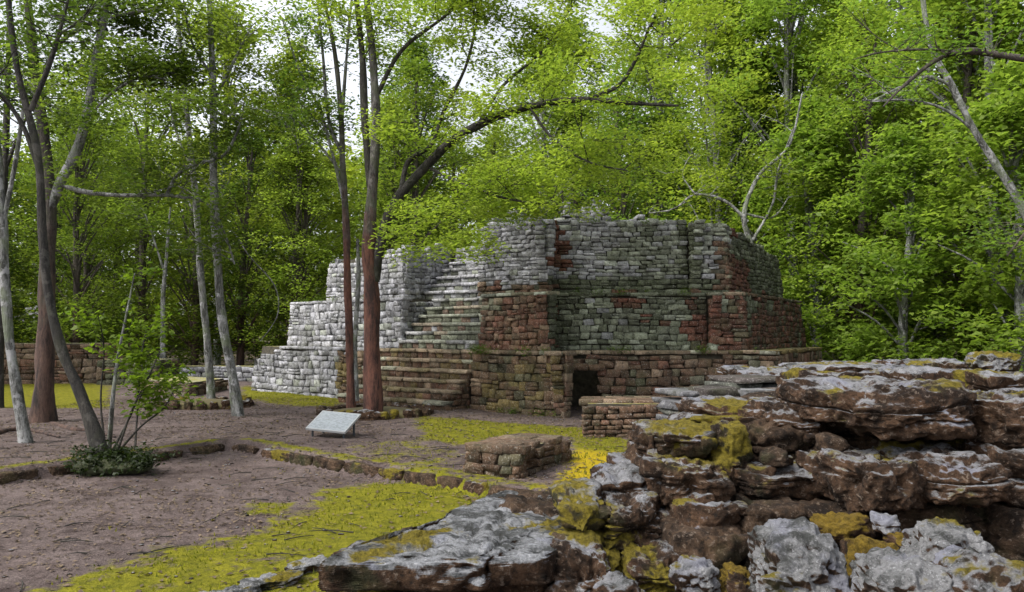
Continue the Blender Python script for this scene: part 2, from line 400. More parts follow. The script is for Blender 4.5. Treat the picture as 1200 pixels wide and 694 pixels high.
def prism(name, poly, z0, z1, parent, mat=None, inset=.1, batter=.085, origin=(0, 0, 0), top=None, ztop=None):
    """core body: polygon (any winding) pushed inward by inset; upper ring leans in"""
    P = np.array([p[:2] for p in poly], float); n = len(P)
    A = .5 * sum(P[i][0] * P[(i + 1) % n][1] - P[(i + 1) % n][0] * P[i][1] for i in range(n)); sgn = 1 if A > 0 else -1
    def off(d):
        out = []
        for i in range(n):
            e1 = P[i] - P[i - 1]; e2 = P[(i + 1) % n] - P[i]; e1 /= np.linalg.norm(e1); e2 /= np.linalg.norm(e2)
            n1 = sgn * np.array([-e1[1], e1[0]]); n2 = sgn * np.array([-e2[1], e2[0]])
            m = n1 + n2; m /= max(np.linalg.norm(m), 1e-6); k = 1 / max(np.dot(m, n1), .4); out.append(P[i] + m * d * k)
        return out
    a = off(inset); b = off(inset + batter * (z1 - z0)); o3 = np.array(origin)
    zt = [z1] * n if ztop is None else ztop
    V = [np.array([*p, z0]) - o3 for p in a] + [np.array([*p, zt[i]]) - o3 for i, p in enumerate(b)]
    Fs = [[i, (i + 1) % n, n + (i + 1) % n, n + i] for i in range(n)] + [list(range(n, 2 * n)), list(range(n))[::-1]]
    me = mesh_np(name, np.array(V), Fs, [mat or MORTAR, top or TOP], midx=[0] * n + [1, 0])
    bm = bmesh.new(); bm.from_mesh(me); bmesh.ops.recalc_face_normals(bm, faces=bm.faces); bm.to_mesh(me); bm.free()
    return link(name, me, parent)

# ------------------------------------------------------------------ the stepped pyramid
u = np.array([.755, -.656]); inw = np.array([.656, .755]); wl = -u
A = np.array([1.32, 20.0]); B = np.array([1.0, 21.6]); Cc = np.array([1.0, 22.6])
Z1, Z2, Z3 = 1.6, 3.2, 5.32
PAL = dict(white=(.28, .28, .29), lav=(.3, .3, .325), green=(.17, .185, .13), dgreen=(.06, .068, .04), red=(.115, .05, .034), brown=(.095, .057, .036),
           ymoss=(.115, .088, .028), tan=(.23, .17, .115), pgreen=(.27, .29, .225))
def pick(*ws):
    t = sum(w for _, w in ws); r = random.random() * t
    for k, w_ in ws:
        r -= w_
        if r <= 0: break
    av = sum(np.array(PAL[q]) * w_ for q, w_ in ws) / sum(w_ for _, w_ in ws)      # neighbours share most of their weathering
    return (.6 * np.array(PAL[k]) + .4 * av) * random.uniform(.6, 1.4)
def colf(c, row, zz):
    px, py, _ = proj(c[None]); x, y = px[0], py[0]
    if x > 410: x += 11 * float(vnoise(c[None] * 2.1, 71)[0]) + 6 * random.uniform(-1, 1) if x < 840 else 0
    if not 395 < y < 425: y += 7 * float(vnoise(c[None] * 2.3, 72)[0])
    n = float(vnoise(c[None] * 1.3, 9)[0]); n2 = float(vnoise(c[None] * .9 + 40, 12)[0])
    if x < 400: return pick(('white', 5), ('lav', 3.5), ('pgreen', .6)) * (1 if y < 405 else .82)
    if y > 411:                                   # lowest terrace
        if x > 655:
            if n > .45: return pick(('dgreen', 2), ('brown', 2))
            return pick(('brown', 4.5), ('red', 1.5), ('tan', 1.0), ('dgreen', .8), ('green', .4))
        if n > .05: return pick(('ymoss', 3), ('brown', 3), ('dgreen', .6))
        return pick(('brown', 4), ('ymoss', 1), ('tan', .6), ('dgreen', .8))
    if x < 556: return pick(('white', 4), ('lav', 4), ('pgreen', 1.2))
    if x < 646:
        if y < 336: return pick(('lav', 2.5), ('white', 5), ('pgreen', .6)) * 1.12
        if n > .35 and y < 400: return pick(('green', 2), ('red', 1), ('tan', 1))
        return pick(('red', 3.5), ('tan', 1.3), ('brown', 2))
    if y < 342:                                   # top tier, broad side
        if 645 < x < 662 and 262 < y < 318: return pick(('red', 1))
        if x > 852:  # right side: green stone, its shade put into the darker tints
            return pick(('dgreen', 3), ('green', 1.4)) if not (852 < x < 874 and n > -.4) else pick(('red', 3), ('brown', 1))
        if x > 838 and y > 285: return pick(('tan', 1), ('red', 1.4), ('green', .6))
        if y > 328 or (800 < x < 816): return pick(('dgreen', 3), ('green', 1.5))
        if n2 > -.1 or x < 720: return pick(('lav', 3), ('pgreen', 2), ('white', 2.4)) * 1.1
        return pick(('green', 2.2), ('pgreen', 3.5), ('lav', 1.2), ('dgreen', .4))
    if x > 850:
        return pick(('red', 3), ('dgreen', 1.5), ('brown', 1)) if n > -.25 else pick(('dgreen', 2), ('green', 1.2))
    if x < 672: return pick(('dgreen', 3), ('green', 1))  # shadow beside the projecting block, put into the stone tints
    if n > .28: return pick(('red', 3), ('brown', 1))
    if 808 < x < 828: return pick(('red', 1), ('dgreen', 1.4))
    return pick(('green', 3), ('dgreen', 2), ('pgreen', 1.2), ('lav', .25))
pyr = empty('stepped_pyramid', (0, 0, 0), 'ruined three-tier stepped stone pyramid with a stairway, grey, mossy green and red-brown masonry', 'pyramid')
M = Masonry()
rdir = np.array([.525, .851])
# -- tier outlines
S1L, S1R = A + wl * 7.9, A + wl * 3.3; L1 = A + wl * 14.3
IN1 = .85
R0 = np.array([1.36, 21.3]); R1 = np.array([7.12, 21.3]); R2 = R1 + rdir * 6.0
N0, N1 = np.array([1.5, 21.3]), np.array([2.42, 21.3])
t1 = [L1, S1L, S1L + inw * IN1, S1R + inw * IN1, S1R, A, R0, N0, N0 + (0, 1.4), N1 + (0, 1.4), N1, R1, R2, R2 + np.array([-6, 5.5]), L1 + inw * 9]
prism('terrace_core', t1, -.3, Z1, pyr)
S2R, S2L = B + wl * 2.6, B + wl * 6.0; L2 = B + wl * 12.3; IN2 = 1.68
Q0 = np.array([1.08, 22.5]); Q1 = np.array([5.46, 22.5]); Q1b = np.array([5.46, 22.15]); Q2 = np.array([6.48, 22.15]); Q3 = Q2 + rdir * 7.4
t2 = [L2, S2L, S2L + inw * IN2, S2R + inw * IN2, S2R, B, Q0, Q1, Q1b, Q2, Q3, Q3 + np.array([-5, 3.2]), L2 + inw * 7]
prism('terrace_core', t2, Z1 - .05, Z2, pyr)
S3R, S3L = Cc + wl * 2.72, Cc + wl * 6.0; L3 = Cc + wl * 10.33; IN3 = 2.36
W0 = np.array([1.1, 23.3]); W1 = np.array([5.12, 23.3]); W1b = np.array([5.12, 22.92]); W2 = np.array([6.21, 22.92]); W3 = W2 + rdir * 6.4
t3 = [L3, S3L, S3L + inw * IN3, S3R + inw * IN3, S3R, Cc, W0, W1, W1b, W2, W3, W3 + np.array([-4.5, 2.5]), L3 + inw * 5]
zt3 = [4.7, 4.8, 5.0, 5.2, 5.15, 5.2, 5.2, 5.2, 5.2, 5.1, 4.6, 4.6, 4.6]
prism('terrace_core', t3, Z2 - .05, 5.2, pyr, ztop=zt3)
# -- facings
def ragged(z, amp, f=9, seed=0):
    return lambda t: z + amp * float(vnoise(np.array([[t * f, seed * 7.3, .5]]), 33)[0])
big = dict(rh=(.16, .26), ww=(.2, .42)); med = dict(rh=(.13, .21), ww=(.18, .36)); fine_ = dict(rh=(.1, .17), ww=(.18, .4))
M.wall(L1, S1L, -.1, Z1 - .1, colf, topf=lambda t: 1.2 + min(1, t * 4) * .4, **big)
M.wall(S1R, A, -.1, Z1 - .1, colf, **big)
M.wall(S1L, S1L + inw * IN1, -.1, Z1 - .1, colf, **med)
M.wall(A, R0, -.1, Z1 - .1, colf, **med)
M.wall(R0, R1, -.1, Z1 - .1, colf, skip=lambda x, z: .12 < x < 1.02 and z < 1.12, **big)
M.wall(R1, R2, -.1, Z1 - .1, colf, **big)
M.wall(N0, N0 + (0, 1.3), -.1, Z1 - .1, colf, **med)
M.wall(L2, S2L, Z1, Z2 - .08, colf, **big)
M.wall(S2R, B, Z1, Z2 - .08, colf, **med)
M.wall(S2L, S2L + inw * IN2, Z1, Z2 - .08, colf, **med)
M.wall(B, Q0, Z1, Z2 - .08, colf, **med); M.wall(Q0, Q1, Z1, Z2 - .08, colf, **med)
M.wall(Q1, Q1b, Z1, Z2 - .08, colf, **med); M.wall(Q1b, Q2, Z1, Z2 - .08, colf, **med); M.wall(Q2, Q3, Z1, Z2 - .08, colf, **med)
M.wall(L3, S3L, Z2, 5.15, colf, topf=lambda t: 4.55 + .45 * t + .18 * math.sin(t * 17), **med)
M.wall(S3R, Cc, Z2, 5.5, colf, topf=ragged(5.38, .06, 8, 1), **fine_)
M.wall(Cc, W0, Z2, 5.4, colf, **fine_)
M.wall(W0, W1, Z2, 5.6, colf, topf=ragged(5.42, .06, 9, 2), **fine_)
M.wall(W1, W1b, Z2, 5.35, colf, **fine_)
M.wall(W1b, W2, Z2, 5.5, colf, topf=ragged(5.3, .06, 5, 3), **fine_)
M.wall(W2, W3, Z2, 5.4, colf, topf=lambda t: 5.28 - .55 * t + .05 * math.sin(t * 23), **fine_)
# -- cap courses along terrace edges (flat slabs just proud of the wall)
def cap(P0, P1, z, tints, h=.1, ww=(.3, .6), over=.03, dep=.42, lean=0):
    P0 = np.array(P0); P1 = np.array(P1); L = np.linalg.norm(P1 - P0); d = (P1 - P0) / L; n = np.array([d[1], -d[0]]); x = 0
    while x < L - .02:
        w_ = random.uniform(*ww)
        if x + w_ > L - .15: w_ = L - x
        c = np.array([*(P0 + d * (x + w_ / 2) + n * (over - dep / 2 - lean)), z - h / 2 + random.uniform(-.008, .008)])
        M.add(stone_verts(c, np.array([*d, 0]), np.array([*n, 0]), (w_ - .012, dep, h), .07), pick(*tints)); x += w_
capc = [('tan', 2.5), ('ymoss', 1), ('brown', .8), ('pgreen', .8)]
wht = [('white', 3), ('lav', 2)]
cap(L1 + u * 1.6, S1L, Z1 + .02, wht, lean=.12); cap(S1R, A, Z1 + .02, capc, lean=.12); cap(R0, R1, Z1 + .02, capc, lean=.12); cap(R1, R2, Z1 + .02, [('ymoss', 3), ('tan', 1)], lean=.12)
cap(A, R0, Z1 + .02, capc, lean=.12)
cap(L2, S2L, Z2 + .02, wht, lean=.12); cap(S2R, B, Z2 + .02, [('pgreen', 2), ('lav', 1), ('ymoss', .5)], lean=.12)
cap(Q0, Q1, Z2 + .02, [('dgreen', 2), ('green', 2)], lean=.12); cap(Q1b, Q2, Z2 + .02, [('red', 1), ('green', 2), ('tan', 1)], lean=.12); cap(Q2, Q3, Z2 + .02, [('dgreen', 2), ('brown', 2)], lean=.12)
# niche lintel and its back rubble
cap(R0 + (.08, 0), R0 + (1.12, 0), 1.25, [('brown', 2), ('dgreen', 1)], h=.16, ww=(.5, .6), over=.01)
# -- crumbled remains of the temple on the summit
def summit(P0, P1, z0, z1, tints, seed):
    cf = lambda c, r, z: pick(*tints)
    M.wall(P0, P1, z0, z1 + .2, cf, topf=lambda t: z0 + (z1 - z0) * (math.sin(t * math.pi) ** .5) * (.75 + .25 * math.sin(t * 13 + seed)), batter=.15, rh=(.1, .17), ww=(.2, .4), depth=.5)
up = [('white', 4), ('pgreen', 1.5), ('lav', 2)]
summit((-.75, 24.3), (1.0, 23.6), 5.2, 5.95, up, 1); summit((1.2, 24.2), (4.7, 24.3), 5.2, 5.85, up, 3); summit((1.3, 24.8), (3.2, 24.8), 5.5, 6.35, up, 5)
# -- stairway: solid stepped core plus separate blocks per step
def inwv(P, d): return P + inw * d
def stairs(name, Rp, Lp, front, zbase, ztop, nst, run, tints, coreside=None):
    rise = (ztop - zbase) / nst; wv = Lp - Rp; wlen = np.linalg.norm(wv); wd = wv / wlen
    V = []; Fs = []
    for i in range(nst):
        f0 = front + run * i + .07; f1 = front + run * nst + .4; zt = zbase + rise * (i + 1) - .06; zb = zbase - .2
        k = len(V); pts = [Rp + inw * f0 + wd * .04, Lp + inw * f0 - wd * .04, Lp + inw * f1 - wd * .04, Rp + inw * f1 + wd * .04]
        V += [np.array([*p, zb - .001 * i]) for p in pts] + [np.array([*p, zt]) for p in pts]
        Fs += [[k, k + 1, k + 5, k + 4], [k + 1, k + 2, k + 6, k + 5], [k + 2, k + 3, k + 7, k + 6], [k + 3, k, k + 4, k + 7], [k + 4, k + 5, k + 6, k + 7]]
    st = link(name, mesh_np(name, np.array(V), Fs, [MORTAR]), pyr)
    U3 = np.array([*(-wd), 0]); N3 = np.array([*(-inw), 0])
    for i in range(nst):
        x = 0
        while x < wlen - .02:
            w_ = random.uniform(.45, .85)
            if x + w_ > wlen - .3: w_ = wlen - x
            zt = zbase + rise * (i + 1)
            c = np.array([*(Rp + wd * (x + w_ / 2) + inw * (front + run * i + .2 + random.uniform(-.02, .02))), zt - .045 + random.uniform(-.01, .01)])
            Vv = stone_verts(c, U3, N3, (w_ - .015, .42, .1), .1); cc = Vv.mean(0)
            link('tread', mesh_np('tread', Vv - cc, TFt, [STONE], tint=np.tile(pick(*tints[0]), (24, 1))), st, Vector(cc))
            # riser blocks under the tread
            x2 = x
            nb = 2
            for b in range(nb):
                wb = w_ / nb; c = np.array([*(Rp + wd * (x2 + wb / 2) + inw * (front + run * i + .14 + random.uniform(-.01, .02))), zt - .1 - (rise - .1) / 2])
                Vv = stone_verts(c, U3, N3, (wb - .015, .22, rise - .1), .12); cc = Vv.mean(0)
                link('riser', mesh_np('riser', Vv - cc, TFt, [STONE], tint=np.tile(pick(*tints[1]), (24, 1))), st, Vector(cc))
                x2 += wb
            x += w_
    return st
stairs('staircase', S1R, S1L, -1.0, -.02, Z1, 6, .3, ([('tan', 3), ('ymoss', 1.3), ('pgreen', 1)], [('brown', 3), ('ymoss', 1), ('red', .7), ('tan', .5)]))
stairs('staircase', S2R, S2L, -.12, Z1, Z2, 6, .29, ([('pgreen', 3), ('lav', 1), ('tan', 1)], [('dgreen', 2), ('green', 2), ('red', .8), ('lav', .6)]))
stairs('staircase', S3R, S3L, .82, Z2, 4.55, 5, .29, ([('lav', 3), ('white', 2)], [('lav', 2), ('dgreen', 1), ('green', 1)]))
# flank of the lowest flight (faces right) and the cheek wall of the topmost one
fl0 = S1R - inw * .98
M.wall(fl0, S1R + inw * .05, -.05, Z1 - .1, lambda c, r, z: pick(('brown', 3), ('red', 1), ('ymoss', 1)), topf=lambda t: .22 + .27 * math.floor(t * 3.4), **med)
M.wall(S3L + inw * 2.3, S3R + inw * 2.3, 4.5, 5.3, lambda c, r, z: pick(('lav', 3), ('white', 2)), topf=lambda t: 5.05 + .15 * math.sin(t * 9), **med)
M.wall(S3L - inw * .05, S3L + inw * 2.3, Z2 - .2, 5.3, lambda c, r, z: pick(('white', 3), ('lav', 2)), topf=lambda t: 4.9 + .3 * t + .12 * math.sin(t * 11), **med)
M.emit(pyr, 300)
print('stones', len(M.st))

# ------------------------------------------------------------------ small masonry things
def block_thing(name, corners, z0, z1, label, cat, tints, rh=(.12, .2), ww=(.18, .4), limit=120, topmat=None, batter=.03, zt=None, capt=None, group=None, back=False):
    """corners: seen faces from left to right (2 or 3 points), then the far ones"""
    c0 = corners[0]; e = empty(name, (c0[0], c0[1], z0), label, cat, group); org = np.array([c0[0], c0[1], z0])
    prism('core', corners, z0 - .25, z1, e, inset=.08, origin=org, top=topmat, batter=batter)
    m = Masonry(); n = len(corners); cf = lambda c, r, z: pick(*tints)
    for i in range(n if back else n - 1):
        p, q = corners[i], corners[(i + 1) % n]
        m.wall(p, q, z0 - .05, z1 - .02, cf, rh=rh, ww=ww, batter=batter)
    if capt:                                      # paving stones over the top, one by one
        P = np.array([c[:2] for c in corners]); lo, hi = P.min(0), P.max(0); d = P[1] - P[0]; d = d / np.linalg.norm(d); n_ = np.array([d[1], -d[0]])
        ctr = P.mean(0); rad = np.linalg.norm(hi - lo)
        y = -rad
        while y < rad:
            hh = random.uniform(.2, .32); x = -rad
            while x < rad:
                w_ = random.uniform(.25, .5); p = ctr + d * (x + w_ / 2) + n_ * (y + hh / 2)
                if sdpoly(np.array([p[0]]), np.array([p[1]]), P, .02)[0] > .99 and sdpoly(np.array([p[0]]), np.array([p[1]]), P, .3)[0] > .75:
                    m.add(stone_verts(np.array([*p, z1 + random.uniform(-.01, .01)]), np.array([*d, 0]), np.array([*n_, 0]), (w_ - .006, hh - .006, .12), .05), pick(*capt))
                x += w_
            y += hh
    m.emit(e, limit, origin=org); return e
G = lambda x, y, z=0.0: np.array(gp(x, y, z)[:2])
# altar near the kerb
al, an, ar = G(545, 553), G(610, 559), G(668, 540); af = al + ar - an
block_thing('stone_altar', [al, an, ar, af], 0, .37, 'small square altar of brown blocks standing on the mossy ground by the kerb', 'altar', [('brown', 4), ('tan', .3), ('dgreen', .6)], ww=(.18, .34), rh=(.1, .15), capt=[('brown', 3), ('pgreen', .4), ('tan', .3)], back=True)
# low wall in front of the pyramid
w0, w1 = G(683, 514), G(872, 516); wb = np.array([.1, 1.35])
block_thing('low_wall', [w0, w1, w1 + wb, w0 + wb], 0, .68, 'low brown rubble wall between the pyramid and the foreground boulders', 'wall', [('brown', 4), ('tan', .7), ('red', .5)], rh=(.07, .13), ww=(.12, .3), capt=[('tan', 1), ('brown', 2)], limit=260)
# far left walls
v0, v1 = G(-60, 452), G(127, 449); vb = np.array([0, 2.])
block_thing('ruined_wall', [v0, v1, v1 + vb, v0 + vb], 0, 1.65, 'tall reddish brown masonry wall far behind the leftmost tree trunks', 'wall', [('brown', 2.5), ('tan', 2), ('red', 1)], rh=(.2, .34), ww=(.3, .6))
v0, v1 = G(112, 451), G(186, 452)
block_thing('ruined_wall', [v0, v1, v1 + vb, v0 + vb], 0, 1.0, 'block of masonry behind the leafy sapling, its shade put into dark tints', 'wall', [('dgreen', 3), ('brown', 1.4)], rh=(.18, .3), ww=(.3, .5))  # dark tints carry the shade this block stands in
v0, v1 = G(175, 446), G(330, 447)
block_thing('long_wall', [v0, v1, v1 + vb * .6, v0 + vb * .6], 0, .62, 'long low grey stone wall in the distance left of the pyramid', 'wall', [('lav', 4), ('white', 1), ('green', 1)], rh=(.15, .25), ww=(.3, .6))
v0, v1, v2 = G(160, 459), G(222, 464), G(266, 457)
block_thing('low_platform', [v0, v1, v2, v2 + v0 - v1], 0, .42, 'low square stone platform with mossy top behind the slim pale trunks', 'platform', [('brown', 2), ('tan', 1), ('dgreen', 1)], rh=(.14, .22), ww=(.25, .45))

# ------------------------------------------------------------------ rocks
def ico(sub):
    bm = bmesh.new(); bmesh.ops.create_icosphere(bm, subdivisions=sub, radius=1); V = np.array([v.co[:] for v in bm.verts]); Fx = np.array([[v.index for v in f.verts] for f in bm.faces]); bm.free(); return V, Fx
ICO = {s: ico(s) for s in (2, 3, 4, 5, 6)}
def rock_mesh(name, size, seed, k=4.0, sub=5, rough=.12, strata=.5, mat=None, tilt=0, yaw=0, shape=None):
    V, Fx = ICO[sub]; V = V.copy(); size = np.array(size, float)
    p = V / (np.sum(np.abs(V) ** k, 1, keepdims=True) ** (1 / k))
    if shape is not None: p = shape(p)
    p = p * size / 2
    rg = np.random.default_rng(int(seed) + 1000)
    for _ in range(16):                               # broken planes make it angular
        nv = rg.normal(0, 1, 3) * np.array([1, 1, .8]); nv /= np.linalg.norm(nv)
        lim = np.abs(nv * size / 2).sum() * rg.uniform(.62, .86); ex_ = np.clip(p @ nv - lim, 0, None); p = p - ex_[:, None] * nv * .93
    mean = size.mean(); sc = 1 / max(min(size), .12)
    nrm = V / np.linalg.norm(V, axis=1, keepdims=True)
    q = p + seed * 3.17
    d = .9 * fbm(q * sc * .45, 3, seed) + .5 * fbm(q * sc * 1.1, 4, seed + 5, True)
    st = fbm(q * np.array([.9, .9, 7.5 / max(size[2], .15) * .35]) * 1.0 + .25 * fbm(q * 1.5, 2, seed + 60)[:, None], 3, seed + 9)
    crev = -np.exp(-(st / .07) ** 2)
    pits = fbm(q * 16, 3, seed + 3); pits2 = -np.clip(fbm(q * 9, 3, seed + 31) - .05, 0, 1) * (size.min() > .2)
    amp = rough * min(size.min() * 1.3, .5)
    step = np.floor(fbm(q * np.array([2.6, 2.6, 5.5]), 2, seed + 44) * 4.5) / 4.5
    side = 1 - .6 * np.abs(nrm[:, 2])
    disp = amp * 1.0 * step * side + .014 * fbm(q * 30, 2, seed + 8) * (sub > 4) + .03 * fbm(q * 8.5, 3, seed + 71, True) * (sub > 4) - .03 * (sub > 4) + amp * d + strata * amp * .55 * crev * side + .018 * pits + .12 * pits2
    p = p + nrm * disp[:, None]
    if tilt or yaw:
        m = np.array((Matrix.Rotation(yaw, 3, 'Z') @ Matrix.Rotation(tilt, 3, 'Y'))); p = p @ m.T
    return mesh_np(name, p, Fx, [mat], smooth=True)
def rpx(parent, x0, y0, x1, y1, D, dep, seed, mat, name='stone', sub=5, label=None, org=None, **kw):
    """a rock whose face spans the image box at front distance D, dep metres deep"""
    p0 = at(x0, y1, D); p1 = at(x1, y0, D); c = (p0 + p1) / 2; c.y = D + dep / 2
    size = (p1.x - p0.x, dep, p1.z - p0.z)
    o = link(name, rock_mesh(name, size, seed, mat=mat, sub=sub, **kw), parent, c - (org or Vector((0, 0, 0))))
    if label: o['label'] = label
    return o
# slab-topped wall at the bottom centre
org = gp(500, 680, SUNK); wl1 = empty('slab_wall', org, 'thick low wall end with a flat light grey slab top at the bottom of the picture', 'wall')
def slabshape(poly, zt, zb):
    poly = np.array(poly); ctr = poly.mean(0)
    def f(V):
        out = []
        return V
    return f
def poly_rock(name, poly, zt, zb, seed, mat, parent, org, amp=.05, res=.028, crack=1.0, tiltf=None):
    """a broad slab with the outline poly (world xy): gridded top and sides, cracked and pitted"""
    P = np.array([p[:2] for p in poly], float); ctr = P.mean(0); V, Fx = ICO[6]; V = V.copy()
    k = 7.0; b = V / (np.sum(np.abs(V) ** k, 1, keepdims=True) ** (1 / k))
    ang = np.arctan2(b[:, 1], b[:, 0]); rr = np.maximum(np.abs(b[:, 0]), np.abs(b[:, 1])); n = len(P)
    dirx, diry = np.cos(ang), np.sin(ang); rad = np.full(len(V), 1e9)
    for i in range(n):
        p, q = P[i] - ctr, P[(i + 1) % n] - ctr; e = q - p
        den = dirx * (-e[1]) + diry * e[0]; den = np.where(np.abs(den) < 1e-9, 1e-9, den)
        t = (p[0] * (-e[1]) + p[1] * e[0]) / den; s = (dirx * p[1] - diry * p[0]); s = -(s) / den * -1
        hx, hy = dirx * t, diry * t; w_ = ((hx - p[0]) * e[0] + (hy - p[1]) * e[1]) / (e @ e)
        ok = (t > 0) & (w_ > -.001) & (w_ < 1.001); rad = np.where(ok & (t < rad), t, rad)
    rad = np.where(rad > 1e8, .3, rad)
    X = ctr[0] + dirx * rad * rr; Y = ctr[1] + diry * rad * rr; Z = zb + (b[:, 2] * .5 + .5) * (zt - zb)
    q = np.stack([X, Y, Z], -1) + seed
    nrm = np.stack([b[:, 0] * (rr > .9), b[:, 1] * (rr > .9), np.where(np.abs(b[:, 2]) > .9, np.sign(b[:, 2]), b[:, 2] * .2)], -1); nrm /= np.linalg.norm(nrm, axis=1, keepdims=True) + 1e-9
    qa = np.stack([(q[:, 0] * .8 + q[:, 1] * .6), (-q[:, 0] * .6 + q[:, 1] * .8) * 3.2, q[:, 2] * 3], -1)
    c1 = fbm(qa * 1.3, 4, seed); crev = -np.exp(-(c1 / .06) ** 2)
    step = np.floor(fbm(q * np.array([1.3, 1.3, 1]), 3, seed + 4) * 5) / 5
    d = amp * (1.1 * fbm(q * 2.2, 4, seed + 1) + .9 * step) + crack * .05 * crev + .02 * fbm(q * 12, 3, seed + 2) - .1 * np.clip(fbm(q * 7, 3, seed + 3) - .15, 0, 1)
    p = np.stack([X, Y, Z], -1) + nrm * d[:, None]
    if tiltf: p[:, 2] += tiltf(p[:, 0], p[:, 1]) * (b[:, 2] * .5 + .5)
    return link(name, mesh_np(name, p - np.array(org), Fx, [mat], smooth=True), parent)
zS = .92
def gw(pts, z): return [G(x, y, z) for x, y in pts]
poly_rock('slab', gw([(366, 656), (398, 636), (500, 606), (560, 582), (592, 571), (640, 573), (655, 606), (566, 654)], zS), zS, zS - .2, 21, ROCKS, wl1, org, amp=.035)
poly_rock('slab', gw([(564, 655), (640, 606), (640, 576), (705, 573), (722, 590), (690, 618), (640, 650)], zS - .02), zS - .02, zS - .22, 22, ROCKS, wl1, org, amp=.04)
for i, (x0, y0, x1, y1, D, dep, m_) in enumerate([(364, 664, 470, 745, 4.5, .8, ROCK), (462, 664, 560, 750, 4.45, .9, ROCK), (552, 662, 650, 760, 4.4, .8, ROCK), (380, 765, 520, 880, 4.1, .9, ROCKD), (515, 770, 660, 900, 4.1, .9, ROCKD),
                                               (430, 650, 560, 740, 4.9, .9, ROCKD), (560, 600, 690, 690, 5.3, .9, ROCKD)]):
    rpx(wl1, x0, y0, x1, y1, D, dep, 30 + i, m_, org=org)
# low edge stones left of the slab wall
for i, (x, y, s_) in enumerate([(318, 684, .55), (362, 666, .5), (268, 700, .55)]):
    p = gp(x, y, SUNK + .03)
    o = link('edging_stone', rock_mesh('edging_stone', (s_ * 1.15, s_ * .5, .16), 50 + i, mat=ROCKL, sub=5, rough=.16, yaw=.72, k=6), None, p)
    tag(o, ['pale flat edging stone in the moss, middle of three leading to the slab wall', 'pale flat edging stone touching the front corner of the slab wall', 'pale flat edging stone lowest at the picture bottom'][i], 'stone', 'edging stones by the slab wall')
# the big ruined rubble wall on the right
org = Vector((2, 5, SUNK)); rw = empty('rubble_wall', org, 'massive ruined wall of craggy brown and grey limestone blocks filling the right foreground', 'wall')
RK = [  # x0,y0,x1,y1, D, depth, material, k
    # top back ledges (far)
    (848, 432, 970, 456, 9.6, 1.4, ROCKG), (955, 428, 1080, 446, 9.4, 1.6, ROCKG), (1062, 423, 1110, 444, 9.4, 1.2, ROCKG), (1105, 424, 1160, 446, 9.2, 1.2, ROCKG),
    (1075, 436, 1170, 466, 7.2, 1.3, ROCKG), (945, 440, 1062, 486, 6.9, 1.0, ROCKM), (1160, 440, 1290, 480, 6.4, 1.2, ROCKM),
    # big ledge block and neighbours
    (990, 456, 1185, 522, 4.9, 1.25, ROCK), (1170, 470, 1330, 540, 4.8, 1.3, ROCK),
    (1000, 512, 1120, 545, 5.45, 1.2, ROCKD), (1110, 522, 1290, 560, 5.5, 1.2, ROCKD),
    (1003, 548, 1105, 602, 4.55, 1.2, ROCK), (1095, 546, 1215, 606, 4.5, 1.2, ROCK), (1205, 540, 1330, 610, 4.5, 1.2, ROCK),
    # centre mass
    (820, 474, 915, 500, 5.9, 1.0, ROCKM), (895, 476, 1002, 530, 5.5, 1.1, ROCKM), (862, 504, 1000, 556, 5.55, 1.1, ROCKD), (868, 558, 1000, 592, 4.95, 1.0, ROCK),
    (748, 505, 800, 560, 5.4, .9, ROCK), (776, 505, 850, 548, 5.2, .9, ROCKG), (800, 490, 960, 512, 5.7, .9, ROCKM), (764, 540, 866, 605, 5.0, .9, ROCK), (845, 505, 890, 575, 5.1, .9, ROCKM),
    (700, 556, 765, 612, 5.3, .9, ROCKG), (722, 545, 778, 592, 5.5, .9, ROCK), (700, 596, 800, 668, 4.75, .9, ROCK), (655, 596, 715, 672, 4.7, .9, ROCKG), (640, 656, 740, 740, 4.35, .9, ROCK),
    (790, 598, 880, 652, 4.7, .9, ROCK), (735, 655, 825, 730, 4.4, .9, ROCK), (870, 596, 950, 640, 4.7, .9, ROCKD), (945, 598, 1060, 640, 4.75, .9, ROCKD), (1055, 600, 1200, 650, 4.7, .9, ROCKD),
    (1190, 605, 1330, 700, 4.6, .9, ROCKD), (800, 640, 900, 740, 4.4, .9, ROCKD), (890, 630, 1010, 740, 4.5, .8, ROCKD),
    # hidden heart, keeps the wall solid
    (760, 560, 1000, 760, 5.9, 1.6, ROCKD), (960, 520, 1330, 800, 6.0, 1.6, ROCKD), (660, 640, 900, 860, 5.2, 1.2, ROCKD), (900, 640, 1330, 900, 5.0, 1.2, ROCKD),
    (880, 470, 1300, 560, 7.2, 1.8, ROCKD), (770, 520, 900, 620, 6.0, 1.0, ROCKD), (640, 730, 1000, 1000, 4.3, 1.2, ROCKD),
]
for i, (x0, y0, x1, y1, D, dep, m_) in enumerate(RK):
    area = (x1 - x0) * (y1 - y0); gx_, gy_ = (x1 - x0) * .03, (y1 - y0) * .03
    rpx(rw, x0 - gx_, y0 - gy_, x1 + gx_, y1 + gy_, D, dep, 100 + i, m_, sub=6 if area > 5500 and y0 < 660 and i < 33 else 5, org=org, k=random.choice([3.5, 4.5, 6]), rough=random.uniform(.13, .2), strata=1.1)
# small chinking rubble in the gaps
for i in range(46):
    x = random.uniform(650, 1200); yl = 520 + max(0, (760 - x)) * .8; y = random.uniform(yl, 660); s_ = random.uniform(8, 20)
    D = 5.2 - (y - 520) / 140 * .5 + random.uniform(-.05, .12)
    rpx(rw, x - s_ * .8, y - s_ * .45, x + s_ * .8, y + s_ * .45, D, random.uniform(.15, .3), 300 + i, random.choice([ROCK, ROCKD, ROCK, ROCKM]), sub=4, org=org, k=4.5, rough=.3)
